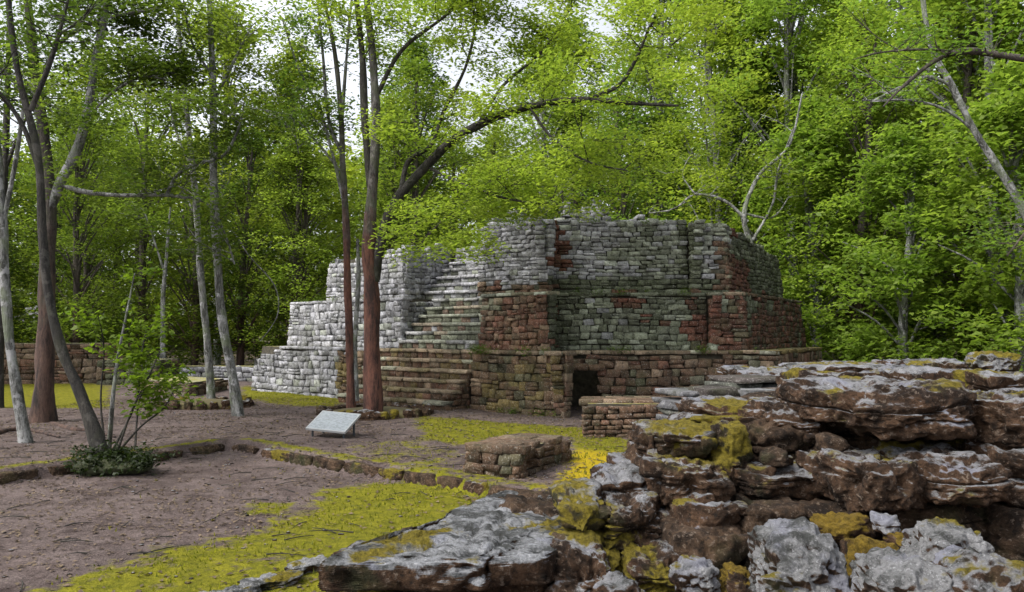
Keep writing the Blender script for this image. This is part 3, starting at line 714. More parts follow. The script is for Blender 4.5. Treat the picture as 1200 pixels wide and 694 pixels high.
# thin grey courses at the wall's far end
e2 = empty('course_wall', (1.7, 8.2, 0), 'remnant of squared blue-grey stone courses behind the mossy boulders', 'wall'); m = Masonry()
q0, q1 = np.array([1.70, 8.2]), np.array([3.15, 8.6]); gcol = lambda c, r, z: pick(('lav', 4), ('green', .8), ('brown', .8)) * .55
prism('core', [q0, q1, q1 + (0, 1.2), q0 + (0, 1.2)], -.2, 1.36, e2, inset=.2, origin=(1.7, 8.2, 0))
m.wall(q0, q1, .8, 1.5, gcol, rh=(.07, .11), ww=(.25, .5), depth=.5, topf=lambda t: 1.42 + .2 * min(1, t * 1.6))
m.wall(q0 + (.1, .35), q1 + (0, .4), 1.3, 1.6, gcol, rh=(.07, .1), ww=(.3, .6), depth=.6, topf=lambda t: 1.5 + .15 * t)
m.emit(e2, 200, origin=(1.7, 8.2, 0))
# loose boulders
for nm, x0, y0, x1, y1, D, dep, m_, lab, kw in [
    ('boulder', 795, 662, 856, 720, 3.9, .35, ROCKL, 'small rounded pale grey boulder lying low in the gap left of the biggest boulder', dict(k=2.4)),
    ('boulder', 892, 636, 1022, 770, 3.5, .6, ROCKL, 'largest rounded pale grey boulder at the bottom, moss along its top edge', dict(k=2.6)),
    ('boulder', 1092, 630, 1186, 700, 3.75, .5, ROCKL, 'pointed light grey boulder with a brown hollow at the bottom right', dict(k=2.6)),
    ('boulder', 1036, 668, 1144, 780, 3.2, .5, ROCKL, 'pale broad boulder cut by the picture bottom, below the pointed boulder', dict(k=2.8)),
    ('boulder', 1146, 676, 1260, 800, 3.1, .5, ROCKG, 'grey boulder in the bottom right corner of the picture', dict(k=2.8)),
    ('boulder', 1030, 608, 1068, 636, 4.3, .2, ROCKL, 'fist-sized pale rock above the mossy gap between the bottom boulders', dict(k=2.3)),
    ('boulder', 1152, 411, 1210, 442, 7.9, .5, ROCKL, 'round boulder perched highest on the ruined wall at the right edge', dict(k=2.2)),
    ('boulder', 700, 684, 760, 730, 3.9, .3, ROCKG, 'grey rock peeping up at the bottom edge under the brown rubble', dict(k=2.4))]:
    o = rpx(None, x0, y0, x1, y1, D, dep, abs(hash(nm)) % 7 + x0, m_, name=nm, sub=6 if x1 - x0 > 90 else 5, rough=.14, strata=.35, **kw); tag(o, lab, 'boulder')
# mossy soil packed between the bottom boulders
for k_, (x0, y0, x1, y1, D) in enumerate([(1015, 640, 1062, 700, 3.95), (858, 672, 900, 720, 3.9), (1060, 632, 1100, 665, 4.1), (960, 606, 1030, 640, 4.45)]):
    o = rpx(rw, x0, y0, x1, y1, D, .35, 700 + k_, ROCKMM, sub=5, org=Vector((2, 5, SUNK)), k=3, rough=.25)

# ------------------------------------------------------------------ kerb, rings of stones
kb = empty('stone_kerb', K0, 'mossy stone kerb edging the sunken plaza, bent at a corner', 'kerb')
Kr = K0 + ea * 12; Kl = K0 + eb * 12
for P0, P1, sgn in ((K0, Kr, 1), (K0, Kl, -1)):
    d = (P1 - P0).normalized(); x = .1; L = (P1 - P0).length
    while x < L:
        w_ = random.uniform(.45, 1.1); c = P0 + d * (x + w_ / 2); yaw = math.atan2(d.y, d.x)
        n_ = Vector((-d.y, d.x, 0)) * random.uniform(-.03, .03)
        me = rock_mesh('kerb_stone', (w_ * 1.12, .17, .2), random.randint(0, 999), mat=ROCKM if random.random() < .3 else ROCKD, sub=4, rough=.09, k=8, yaw=yaw)
        link('kerb_stone', me, kb, c + n_ + Vector((0, 0, -.135 + random.uniform(-.01, .006))) - K0); x += w_
def ring(cx, cy, rx, ry, label, n, seed):
    e = empty('stone_ring', (cx, cy, 0), label, 'stone ring')
    V, Fx = ICO[4]; p = V * np.array([rx, ry, .2]); p[:, 2] += .03 * fbm(p * 3, 3, seed); link('soil_mound', mesh_np('soil_mound', p, Fx, [SOIL], smooth=True), e)
    for i in range(n):
        a = 2 * math.pi * (i + random.uniform(-.2, .2)) / n; s_ = random.uniform(.22, .42)
        me = rock_mesh('stone', (s_, s_ * .7, random.uniform(.2, .34)), seed + i, mat=random.choice([ROCKD, ROCKM, ROCK]), sub=4, rough=.22, k=5, yaw=a + 1.57)
        link('stone', me, e, (rx * math.cos(a), ry * math.sin(a), .07))
SOIL = (lambda s: (s.l(s.mix(s.noise(s.pos(), 3, 6), (.04, .03, .02), (.12, .1, .03)), s.b.inputs['Base Color']), s.b.inputs.__getitem__('Roughness').__setattr__('default_value', 1), s.m)[-1])(NT('ring_soil'))
s = NT('dark_soil'); s.l(s.mix(s.noise(s.pos(), 6, 6), (.012, .016, .008), (.06, .065, .025)), s.b.inputs['Base Color']); s.b.inputs['Roughness'].default_value = 1; SOILD = s.m
c = gp(438, 487); ring(c.x, c.y + .1, 1.35, 1.0, 'rough ring of mossy stones around the red-barked twin tree', 24, 500)
c = gp(240, 476); ring(c.x, c.y, 1.25, .9, 'low mossy ring of stones around the two slim pale trees', 22, 560)
# mound of stones and soil under the leaning trunk
V, Fx = ICO[4]; c = gp(135, 540); p = V * np.array([.62, .42, .16]); p = p + V * (.16 * fbm(p * 3.5, 4, 7))[:, None]
o = link('soil_mound', mesh_np('soil_mound', p, Fx, [SOILD], smooth=True), None, c - Vector((0, 0, .08))); tag(o, 'dark mossy hump of soil at the foot of the leaning trunk', 'mound')

# ------------------------------------------------------------------ information sign
sg = empty('information_sign', gp(385, 508), 'slanted grey information panel on short dark legs beside the tree ring', 'sign')
s = NT('printed_panel'); p = s.pos(); n1 = s.noise(s.stretch(p, (3, 3, 14)), 5, 4); n2 = s.noise(p, 30, 4)
s.l(s.mix(s.ramp(n1, [(.47, 0), (.55, .55)]), (.22, .245, .26), (.09, .1, .105)), s.b.inputs['Base Color']); s.b.inputs['Roughness'].default_value = .35; PANEL = s.m
s = NT('dark_metal'); s.b.inputs['Base Color'].default_value = (.03, .04, .045, 1); s.b.inputs['Roughness'].default_value = .5; DM = s.m
s = NT('grey_frame'); s.b.inputs['Base Color'].default_value = (.3, .31, .31, 1); s.b.inputs['Roughness'].default_value = .45; FR = s.m
BL, BR_, TL, TR = at(359, 502, 16.3), at(404, 508, 15.95), at(378, 483, 17.0), at(423, 486, 16.65)
# make it planar
ex = (BR_ - BL + TR - TL) / 2; ey = (TL - BL + TR - BR_) / 2; c0 = (BL + BR_ + TL + TR) / 4; nn = ex.cross(ey).normalized()
def quadbox(name, c, hx, hy, th, mat, parent, bev=.006):
    V = []
    for sz in (-1, 1):
        for a, b in ((-1, -1), (1, -1), (1, 1), (-1, 1)): V.append(c + hx * a + hy * b + nn * (th / 2 * sz) - sg.location)
    me = mesh_np(name, np.array([v[:] for v in V]), [[3, 2, 1, 0], [4, 5, 6, 7], [0, 1, 5, 4], [1, 2, 6, 5], [2, 3, 7, 6], [3, 0, 4, 7]], [mat])
    bm = bmesh.new(); bm.from_mesh(me); bmesh.ops.bevel(bm, geom=bm.edges, offset=bev, segments=2, affect='EDGES'); bm.to_mesh(me); bm.free()
    return link(name, me, parent)
quadbox('panel', c0 + nn * .012, ex * .48, ey * .48, .02, PANEL, sg, .003)
for a in (-1, 1):
    quadbox('frame_bar', c0 + ex * .49 * a, ex.normalized() * .016, ey * .515, .05, FR, sg); quadbox('frame_bar', c0 + ey * .49 * a, ex * .475, ey.normalized() * .016, .05, FR, sg)
quadbox('backing', c0 - nn * .03, ex * .46, ey * .46, .03, DM, sg)
def tube(pts, rad, sides=10, seg=4, bumpy=.06, seed=0, flare=0):
    """smooth tapering tube through pts; returns V, F"""
    P = np.array([tuple(p) for p in pts], float); n = len(P); out = []; rr = []
    for i in range(n - 1):
        p0, p1, p2, p3 = P[max(i - 1, 0)], P[i], P[i + 1], P[min(i + 2, n - 1)]
        for k in range(seg):
            t = k / seg; out.append(.5 * ((2 * p1) + (-p0 + p2) * t + (2 * p0 - 5 * p1 + 4 * p2 - p3) * t * t + (-p0 + 3 * p1 - 3 * p2 + p3) * t ** 3)); rr.append(rad[i] + (rad[i + 1] - rad[i]) * t)
    out.append(P[-1]); rr.append(rad[-1]); C = np.array(out); rr = np.array(rr); m = len(C)
    T = np.gradient(C, axis=0); T /= np.linalg.norm(T, axis=1, keepdims=True) + 1e-9
    ref = np.array([1., .13, .07]); ref /= np.linalg.norm(ref); U = np.cross(T, ref)
    bad = np.linalg.norm(U, axis=1) < .3; U[bad] = np.cross(T[bad], np.array([0, 0, 1.])); U /= np.linalg.norm(U, axis=1, keepdims=True) + 1e-9; W = np.cross(T, U)
    a = np.linspace(0, 2 * math.pi, sides, endpoint=False)
    V = (C[:, None] + rr[:, None, None] * (np.cos(a)[None, :, None] * U[:, None] + np.sin(a)[None, :, None] * W[:, None]))
    if flare:
        lob = 1 + flare * np.exp(-np.arange(m) / (seg * .45))[:, None] * (1 + .5 * np.sin(a * 3 + seed)[None])
        V = C[:, None] + (V - C[:, None]) * lob[:, :, None]
    V = V.reshape(-1, 3)
    if bumpy: V = V + (V - np.repeat(C, sides, 0)) * (bumpy * 2.5 * vnoise(V * np.array([5, 5, 2.]) + seed, seed))[:, None]
    i = np.arange(m - 1)[:, None] * sides; j = np.arange(sides)[None]; j2 = (j + 1) % sides
    Fq = np.stack([i + j, i + j2, i + sides + j2, i + sides + j], -1).reshape(-1, 4)
    return V, Fq
def join(parts):
    VV = []; FF = []; k = 0
    for V, Fq in parts: VV.append(V); FF.append(Fq + k); k += len(V)
    return np.concatenate(VV), np.concatenate(FF)
for a in (-.8, .8):
    for b in (-.7, .6):
        tp = c0 + ex * .5 * a + ey * .5 * b - nn * .03 - sg.location; V, Fq = tube([(tp.x, tp.y, -.1), (tp.x, tp.y, tp.z / 2), tp], [.022] * 3, 8, 2, 0)
        link('leg', mesh_np('leg', V, Fq, [DM]), sg)

# ------------------------------------------------------------------ leaves
def leaves(C, size, flat=.5, tint=((.05, .09, .008), (.12, .17, .015)), wid=.5, nseed=0, droop=0):
    """one folded diamond leaf per centre; C N x 3"""
    N = len(C); az = rng.random(N) * 2 * math.pi; d = np.stack([np.cos(az), np.sin(az), (rng.random(N) - .5) * 1.2 * (1 - flat) * 2 - droop], -1); d /= np.linalg.norm(d, axis=1, keepdims=True)
    upv = np.stack([rng.normal(0, 1 - flat, N), rng.normal(0, 1 - flat, N), np.ones(N)], -1); s = np.cross(d, upv); s /= np.linalg.norm(s, axis=1, keepdims=True) + 1e-9; up_ = np.cross(s, d)
    L = size * rng.uniform(.6, 1.35, N)[:, None]; W_ = L * wid * rng.uniform(.8, 1.2, N)[:, None]
    V = np.stack([C - d * L * .5, C + s * W_ * .5 + up_ * W_ * .22 - d * L * .05, C + d * L * .5, C - s * W_ * .5 + up_ * W_ * .22 - d * L * .05], 1).reshape(-1, 3)
    Fq = np.arange(N * 4).reshape(-1, 4)
    t0, t1 = np.array(tint[0]), np.array(tint[1]); f = np.clip(rng.random(N) * .55 + .45 * (vnoise(C * .9, 5 + nseed) * .5 + .5) * 1.1, 0, 1)[:, None]
    T = t0 + (t1 - t0) * f; T = np.repeat(T, 4, 0)
    return V, Fq, T
def clump_points(centres, radii, per, flat=.45):
    out = []
    for c, r in zip(centres, radii):
        n = max(4, int(per * r * r)); v = rng.normal(0, 1, (n, 3)); v /= np.linalg.norm(v, axis=1, keepdims=True); rad = r * rng.random(n)[:, None] ** .45
        p = v * rad * np.array([1, 1, flat]); out.append(np.array(c) + p)
    return np.concatenate(out)
def crown_obj(name, C, size, parent, mat=LEAF, **kw):
    V, Fq, T = leaves(C, size, **kw); return link(name, mesh_np(name, V, Fq, [mat], tint=T), parent)
def limb_twigs(path, n, length, r0, up=.3, seed=0):
    """thin side branches off a limb; returns tubes and twig tips"""
    P = np.array([tuple(p) for p in path], float); tubes = []; tips = []
    seg = np.linalg.norm(np.diff(P, axis=0), axis=1); cum = np.concatenate([[0], np.cumsum(seg)])
    for i in range(n):
        s_ = random.uniform(.15, 1) * cum[-1]; k = min(np.searchsorted(cum, s_) - 1, len(P) - 2); k = max(k, 0); b = P[k] + (P[k + 1] - P[k]) * ((s_ - cum[k]) / seg[k])
        a = random.random() * 6.28; L = length * random.uniform(.5, 1.3); d = np.array([math.cos(a), math.sin(a), up + random.uniform(-.4, .6)]); d /= np.linalg.norm(d)
        p1 = b + d * L * .5 + rng.normal(0, .08 * L, 3); p2 = b + d * L + rng.normal(0, .12 * L, 3) + np.array([0, 0, .1 * L])
        tubes.append(tube([b, p1, p2], [r0, r0 * .7, r0 * .3], 5, 3, 0)); tips.append(p2); tips.append(p1)
        for j in range(2):
            d2 = d + rng.normal(0, .6, 3); p3 = p1 + d2 * L * .45; tubes.append(tube([p1, (p1 + p3) / 2 + rng.normal(0, .04, 3), p3], [r0 * .6, r0 * .45, r0 * .2], 4, 2, 0)); tips.append(p3)
    return tubes, tips
GREEN = ((.055, .095, .014), (.205, .265, .04)); DARK = ((.032, .063, .011), (.125, .168, .026)); BRIGHT = ((.085, .148, .02), (.275, .352, .058))
def tree(name, label, trunk, rads, limbs, bark, D, limbbark=None, twig=(6, 1.1), leaf=(.12, 150), clumps=(.45, .75), tint=GREEN, group=None, extra=None, mat=LEAF, flare=.5, twr=.016, bumpy=.08, ct='tree'):
    """trunk: list of (px, py[, D]) image points; limbs: list of (points, radii, n_twigs)"""
    W3 = lambda pt: at(pt[0], pt[1], pt[2] if len(pt) > 2 else D)
    T = [W3(p) for p in trunk]; base = T[0].copy(); d0 = (T[0] - T[1]).normalized(); T = [T[0] + d0 * .3] + T; rads = [rads[0] * 1.15] + list(rads); e = empty(name, base, label, ct, group)
    off = lambda pts: [Vector(p) - base for p in pts]
    V, Fq = tube(off(T), rads, 14, 5, bumpy, seed=int(base.x * 7) % 50, flare=flare); link('trunk', mesh_np('trunk', V, Fq, [bark], smooth=True), e)
    tips = []; 
    for pts, rr, nt_ in limbs:
        L = off([W3(p) for p in pts]); V, Fq = tube(L, rr, 9, 5, bumpy, 3); link('limb', mesh_np('limb', V, Fq, [limbbark or bark], smooth=True), e)
        if nt_:
            tb, tp = limb_twigs(L[1:] if len(L) > 2 else L, nt_, twig[1], twr); V, Fq = join(tb); link('twigs', mesh_np('twigs', V, Fq, [limbbark or bark]), e, kind='stuff'); tips += tp
    if extra: tips += [np.array(W3(p)) - np.array(base) for p in extra]
    if tips:
        C = clump_points(tips, [random.uniform(*clumps) for _ in tips], leaf[1]); crown_obj('crown', C, leaf[0], e, tint=tint, mat=mat, nseed=len(tips), flat=.55)
    return e

# the red twin tree in the ring
tree('forest_tree', 'red-barked tree in the stone ring whose dark limb arches over the pyramid',
     [(437, 492), (436, 420), (435, 340), (433, 285), (436, 220), (441, 150), (437, 70), (428, -20), (420, -140)], [.24, .2, .19, .18, .13, .12, .1, .09, .05],
     [([(438, 330), (447, 282), (462, 238), (490, 205), (530, 165, 19.6), (575, 140, 19.2), (625, 124, 18.8), (680, 117, 18.4), (740, 121, 18), (795, 124, 17.6)], [.14, .13, .125, .115, .11, .1, .085, .07, .05, .025], 9),
      ([(690, 116, 18.3), (725, 100, 18.2), (745, 70, 18), (760, 35, 17.8), (778, 0, 17.6), (790, -60, 17.4)], [.05, .045, .04, .035, .03, .02], 12),
      ([(470, 228), (478, 190), (505, 170), (520, 130), (545, 80), (560, 20), (570, -50)], [.07, .06, .05, .045, .04, .035, .02], 16),
      ([(436, 230), (428, 150), (424, 60), (415, -20)], [.1, .09, .08, .06], 5),
      ([(438, 120), (470, 60), (520, 20), (590, -40)], [.06, .05, .04, .02], 12),
      ([(560, 147, 19.2), (590, 100, 19.8), (640, 55, 20.3), (680, -10, 20.8)], [.05, .04, .03, .02], 10),
      ([(620, 125, 18.8), (650, 165, 18.4), (690, 190, 18), (735, 200, 17.6)], [.035, .03, .025, .015], 6),
      ([(500, 195), (540, 215, 19), (590, 232, 18.4), (640, 240, 17.9)], [.04, .03, .025, .015], 8)],
     BARKR, 20.0, BARKD, twig=(8, 1.25), leaf=(.12, 230), clumps=(.4, .8), tint=BRIGHT,
     extra=[(x, y, random.uniform(19.3, 20.8)) for x, y in [(470, 270), (500, 262), (520, 285), (545, 270), (570, 250), (600, 235), (615, 255), (560, 240), (530, 250), (485, 300), (470, 245), (510, 235), (640, 225), (665, 215), (700, 200), (720, 215), (620, 205), (580, 205), (545, 195), (600, 180), (640, 185), (680, 170), (720, 165), (760, 160), (790, 190)]] + [(random.uniform(450, 870), random.uniform(-30, 215), random.uniform(19.3, 23)) for _ in range(120)] + [(random.uniform(400, 640), random.uniform(-30, 90), random.uniform(20, 22.5)) for _ in range(25)] + [(random.uniform(450, 585), random.uniform(238, 300), random.uniform(18, 19.6)) for _ in range(26)] + [(random.uniform(585, 770), random.uniform(195, 245), random.uniform(17.5, 19.3)) for _ in range(16)])
tree('forest_tree', 'slim red-barked tree just behind the arching one, its pale stems spreading upwards',
     [(412, 478), (410, 400), (407, 330), (406, 270), (402, 200), (399, 130), (392, 60), (376, -20)], [.13, .1, .095, .09, .08, .07, .06, .04],
     [([(404, 240), (392, 190), (375, 130), (350, 80), (330, 20)], [.05, .045, .04, .03, .02], 10),
      ([(401, 180), (385, 140), (378, 60), (372, 0)], [.05, .045, .04, .03], 8),
      ([(400, 150), (405, 80), (412, 0), (420, -60)], [.045, .04, .035, .02], 6),
      ([(398, 200), (370, 165), (345, 140), (350, 180)], [.035, .03, .025, .015], 5),
      ([(418, 470), (416, 400), (420, 330), (419, 280)], [.07, .065, .06, .04], 0)],
     BARKR, 21.2, BARKP, leaf=(.12, 150), clumps=(.35, .6), tint=GREEN)
tree('forest_tree', 'thick brown trunk standing upright behind the leaning dark trunk',
     [(51, 494), (52, 440), (54, 380), (56, 300), (58, 230), (50, 150), (40, 70), (28, -40)], [.27, .22, .19, .16, .14, .12, .1, .08],
     [([(57, 245), (72, 212), (92, 170), (104, 120), (114, 60), (126, 0), (135, -60)], [.12, .12, .11, .1, .09, .08, .05], 10),
      ([(66, 215), (100, 225), (140, 229), (195, 229), (240, 237), (262, 270), (275, 310)], [.06, .055, .05, .045, .035, .025, .015], 8),
      ([(195, 229), (208, 205), (232, 192), (262, 182), (280, 150), (286, 120)], [.045, .04, .038, .035, .03, .015], 8),
      ([(45, 110), (70, 50), (130, 20), (190, 10)], [.06, .05, .04, .02], 14), ([(48, 140), (20, 100), (-20, 60)], [.06, .05, .03], 12),
      ([(100, 140), (130, 110), (165, 90), (200, 95)], [.04, .035, .03, .015], 12)],
     BARKB, 19.0, BARKP, twig=(8, 1.3), leaf=(.13, 150), clumps=(.5, .9), tint=DARK, extra=[(random.uniform(-20, 210), random.uniform(-20, 230), random.uniform(16, 21)) for _ in range(44)])
tree('forest_tree', 'dark leaning trunk rising from the mossy hump at the kerb',
     [(120, 538), (108, 500), (92, 455), (72, 410), (58, 350), (50, 280), (44, 180), (20, 80), (5, -40)], [.14, .11, .095, .085, .08, .075, .065, .055, .04],
     [([(46, 200), (28, 150), (0, 110), (-40, 80)], [.05, .04, .035, .02], 10), ([(36, 130), (60, 70), (80, 0)], [.05, .04, .02], 10)],
     BARKD, 13.5, twig=(8, .9), leaf=(.1, 130), clumps=(.3, .5), tint=DARK, mat=LEAFD)
tree('forest_tree', 'pale grey trunk leaning at the left edge of the picture',
     [(30, 522), (22, 470), (12, 410), (6, 330), (2, 240), (-10, 120), (-30, 0)], [.13, .1, .09, .085, .08, .07, .05], [([(4, 260), (20, 180), (30, 100)], [.05, .04, .02], 8)],
     BARKP, 15.4, leaf=(.11, 110), clumps=(.4, .6), tint=GREEN)
tree('forest_tree', 'slender dark trunk cut by the left border behind the pale one', [(-2, 470), (0, 400), (2, 300), (6, 200), (10, 60), (12, -20)], [.13, .11, .1, .09, .07, .05], [([(6, 200), (30, 140), (60, 100)], [.05, .04, .02], 8)], BARKD, 22.5, leaf=(.12, 120), tint=DARK)
tree('forest_tree', 'slim pale tree standing in the mossy ring, left of its taller neighbour',
     [(248, 474), (243, 400), (236, 330), (230, 240), (222, 160), (212, 70), (206, -30)], [.13, .1, .095, .09, .08, .07, .05],
     [([(226, 200), (205, 150), (195, 90)], [.04, .03, .02], 8), ([(215, 110), (235, 60), (250, 20)], [.04, .03, .02], 8), ([(232, 260), (215, 225), (198, 205)], [.03, .025, .015], 4)], BARKP, 23.5, leaf=(.13, 80), clumps=(.4, .7), tint=GREEN)
tree('forest_tree', 'tall pale straight tree with an ochre foot beside the mossy ring',
     [(280, 492), (272, 440), (262, 385), (255, 310), (251, 230), (250, 140), (248, 60), (244, -30)], [.15, .115, .11, .105, .1, .09, .08, .06],
     [([(250, 120), (275, 70), (295, 30)], [.045, .035, .02], 8), ([(250, 90), (225, 50), (215, 0)], [.04, .03, .02], 8), ([(255, 300), (270, 270), (292, 300), (322, 335), (325, 370), (305, 400)], [.02, .018, .016, .014, .012, .008], 0)], BARKP, 20.3, leaf=(.12, 110), clumps=(.4, .75), tint=GREEN, extra=[(random.uniform(190, 400), random.uniform(-20, 210), random.uniform(18, 23)) for _ in range(34)])
tree('forest_tree', 'short thin pale trunk far off by the long grey wall', [(191, 424), (191, 385), (191, 350), (195, 300), (200, 240)], [.13, .1, .09, .07, .04], [([(193, 320), (180, 280), (170, 250)], [.05, .04, .02], 8)], BARKP, 36, leaf=(.18, 60), clumps=(.7, 1.1), tint=GREEN)
tree('forest_tree', 'bleached leaning trunk crossing the green canopy at the upper right',
     [(1235, 330), (1196, 240), (1165, 190), (1140, 150), (1115, 100), (1090, 50), (1078, -30)], [.12, .11, .1, .09, .085, .07, .05],
     [([(1115, 100), (1085, 90), (1050, 105), (1020, 120)], [.06, .05, .04, .02], 6), ([(1150, 160), (1110, 130), (1070, 118), (1010, 118)], [.045, .04, .035, .02], 6)], BARKP, 22, twr=.014, leaf=(.13, 60), clumps=(.35, .6), tint=BRIGHT, flare=0)
tree('forest_tree', 'tree just outside the right border reaching a brown limb across the top right',
     [(1330, 520), (1322, 350), (1300, 200), (1290, 60), (1280, -80)], [.22, .19, .17, .15, .1],
     [([(1298, 110), (1230, 76), (1180, 66), (1130, 60), (1095, 72), (1060, 100), (1035, 125)], [.1, .085, .075, .065, .05, .035, .015], 8),
      ([(1130, 61), (1080, 58), (1030, 62), (1000, 70)], [.03, .025, .02, .01], 4), ([(1300, 200), (1240, 230), (1180, 300)], [.07, .05, .02], 10)], BARKB, 17, leaf=(.12, 90), clumps=(.35, .6), tint=BRIGHT)
tree('forest_tree', 'twisted white-limbed tree growing close behind the right end of the pyramid',
     [(905, 420), (900, 330), (880, 285), (872, 250), (890, 205), (925, 170), (940, 110)], [.16, .12, .1, .09, .07, .05, .03],
     [([(876, 260), (850, 236), (815, 228), (790, 245), (760, 250)], [.07, .06, .05, .035, .02], 4), ([(880, 285), (905, 240), (912, 200), (930, 150)], [.06, .05, .04, .02], 8), ([(872, 250), (905, 255), (925, 230)], [.05, .04, .02], 3),
      ([(815, 228), (800, 205), (810, 180)], [.035, .03, .015], 3)], BARKP, 30.5, twr=.02, leaf=(.17, 40), clumps=(.5, .8), tint=GREEN)

# sapling and its undergrowth by the kerb
sp = gp(128, 528); sap = empty('sapling', sp, 'bushy young sapling with broad green leaves at the kerb beside the leaning trunk', 'sapling')
tips = []; tb = []
for k, pts in enumerate([[(128, 528), (132, 470), (138, 420), (150, 360), (158, 320)], [(124, 528), (118, 470), (122, 410), (115, 370)], [(138, 528), (155, 480), (175, 440), (188, 410)], [(140, 528), (165, 500), (192, 478), (205, 455)], [(132, 528), (160, 470), (165, 420), (172, 385)], [(158, 530), (160, 500), (163, 470), (170, 455)]]):
    P = [at(x, y, sp.y + random.uniform(-.4, .4) * (j > 0)) - sp for j, (x, y) in enumerate(pts)]
    V, Fq = tube(P, list(np.linspace(.045 if k < 1 else .022, .008, len(P))), 7, 4, .05, k); link('stem', mesh_np('stem', V, Fq, [BARKP if k < 1 else BARKD], smooth=True), sap); tips += P[2:]
    t_, tp_ = limb_twigs(P[1:], 5, .45, .008); V, Fq = join(t_); link('twigs', mesh_np('twigs', V, Fq, [BARKD]), sap, kind='stuff'); tips += tp_
crown_obj('crown', clump_points(tips, [random.uniform(.18, .34) for _ in tips], 170, .6), .12, sap, tint=((.04, .09, .01), (.13, .2, .02)), flat=.45, wid=.6)
c = gp(135, 541); C = np.array(c) + rng.normal(0, 1, (2600, 3)) * np.array([.34, .2, .09]) + np.array([0, 0, .02])
C = C + .22 * np.stack([vnoise(C * 3, 1), vnoise(C * 3, 2), .5 * vnoise(C * 3, 4)], -1)
V, Fq, T = leaves(C, .07, tint=((.008, .013, .005), (.03, .045, .01)), wid=.6, flat=.3); o = link('ground_creeper', mesh_np('ground_creeper', V, Fq, [LEAFD], tint=T), None); tag(o, 'low dark leafy creeper covering the mossy hump under the leaning trunk', 'creeper')

# ------------------------------------------------------------------ forest behind: real trees sharing a few crowns
def crown_variant(seed, H, Rr, tint, per=70, n=120, low=.15, size=.2):
    random.seed(seed); cs = []; rs = []
    for _ in range(n):
        t = random.random() ** .85; z = H * (low + (1 - low) * t); prof = math.sin(math.pi * min(1, (.12 + .88 * t))) ** .55 * (1 - .25 * t); a = random.random() * 6.283; r = Rr * prof * math.sqrt(random.random()) * random.uniform(.8, 1.15)
        cs.append((r * math.cos(a), r * math.sin(a), z + random.uniform(-.4, .4))); rs.append(random.uniform(.55, 1.15))
    C = clump_points(cs, rs, per, .5); V, Fq, T = leaves(C, size, flat=.55, tint=tint, nseed=seed, wid=.5)
    return mesh_np('crown', V, Fq, [LEAF], tint=T), cs
def trunk_variant(seed, H, cs, bark):
    random.seed(seed); r = .17; lean = rng.normal(0, .5, 2)
    top = np.array([lean[0], lean[1], H * .93]); pts = [np.array([0, 0, -.3]), np.array([.1, 0, H * .3]), np.array([lean[0] * .5 + .2, lean[1] * .5, H * .6]), top]
    tb = []
    for c in cs[::4]:
        c = np.array(c); k = max(.12, min(.88, c[2] / H - .18)); b = np.array([lean[0] * k, lean[1] * k, H * k]); mid = (b + c) / 2 + np.array([0, 0, .25])
        tb.append(tube([b, mid, c], [.06, .04, .015], 5, 3, 0))
    return mesh_np('trunk', *tube(pts, [r * 1.25, r, r * .75, .05], 9, 5, .08, seed), [bark], smooth=True), mesh_np('branches', *join(tb), [bark])
VAR = []
for k, (H, Rr, tint, low) in enumerate([(15, 3.4, GREEN, .12), (18, 3.8, GREEN, .2), (12, 3.2, BRIGHT, .06), (16, 3.8, BRIGHT, .1), (13, 3.4, DARK, .08), (9, 2.8, BRIGHT, .03)]):
    cm, cs = crown_variant(40 + k, H, Rr, tint, low=low, n=int(11.5 * H), per=110 if k in (2, 3, 5) else 95, size=(.2, .25, .18, .23, .21, .26)[k]); tm, bm_ = trunk_variant(60 + k, H, cs, BARKP if k % 2 else BARKB); VAR.append((cm, tm, bm_))
random.seed(11)
spots = []
def addt(x, y, v, s=1.0): spots.append((x, y, v, s))
# far left and centre: darker, layered depths
for D, xs, vs, sc in ((41, np.arange(-36, 14, 4.4), (4, 0, 4, 2), .95), (50, np.arange(-44, 24, 5.2), (0, 1, 4), 1.05), (60, np.arange(-52, 48, 6.2), (1, 3, 0), 1.15)):
    for x in xs: addt(x + random.uniform(-1.4, 1.4), D + random.uniform(-2.5, 2.5), random.choice(vs), sc * random.uniform(.85, 1.1))
# right: bright green wall of trees close by
for x, y, v, s_ in [(13.5, 31, 2, 1.0), (17, 28, 3, 1.0), (15.2, 24.2, 5, .9), (19.5, 24, 2, 1.0), (12.3, 35, 3, 1.05), (18, 34, 3, 1.1), (22, 30, 2, 1.1), (9.5, 37, 3, 1.0), (5.5, 38.5, 2, 1.0), (14.5, 40, 3, 1.2), (22, 38, 3, 1.2), (28, 36, 1, 1.1), (1.5, 40, 3, .95),
                    (13.2, 27.2, 5, .8), (16.5, 20.5, 5, .95), (11.9, 31.5, 5, 1.0), (27, 44, 3, 1.1), (19, 45, 1, 1.1), (34, 46, 3, 1.1), (20.5, 27, 3, 1.1), (24, 34, 3, 1.2), (11, 40, 3, 1.2), (25, 26, 2, 1.2), (17.5, 31, 2, 1.2), (14.6, 34.5, 2, 1.15), (21, 42, 3, 1.25)]: addt(x, y, v, s_)
for x, y, v, s_ in [(-15, 38, 4, .8), (-20, 37, 0, .8), (-25.5, 38, 4, .9), (-10.5, 38.5, 4, .8), (-6, 40, 0, .85), (-23, 31, 0, .9), (-29, 33, 4, 1)]: addt(x, y, v, s_)
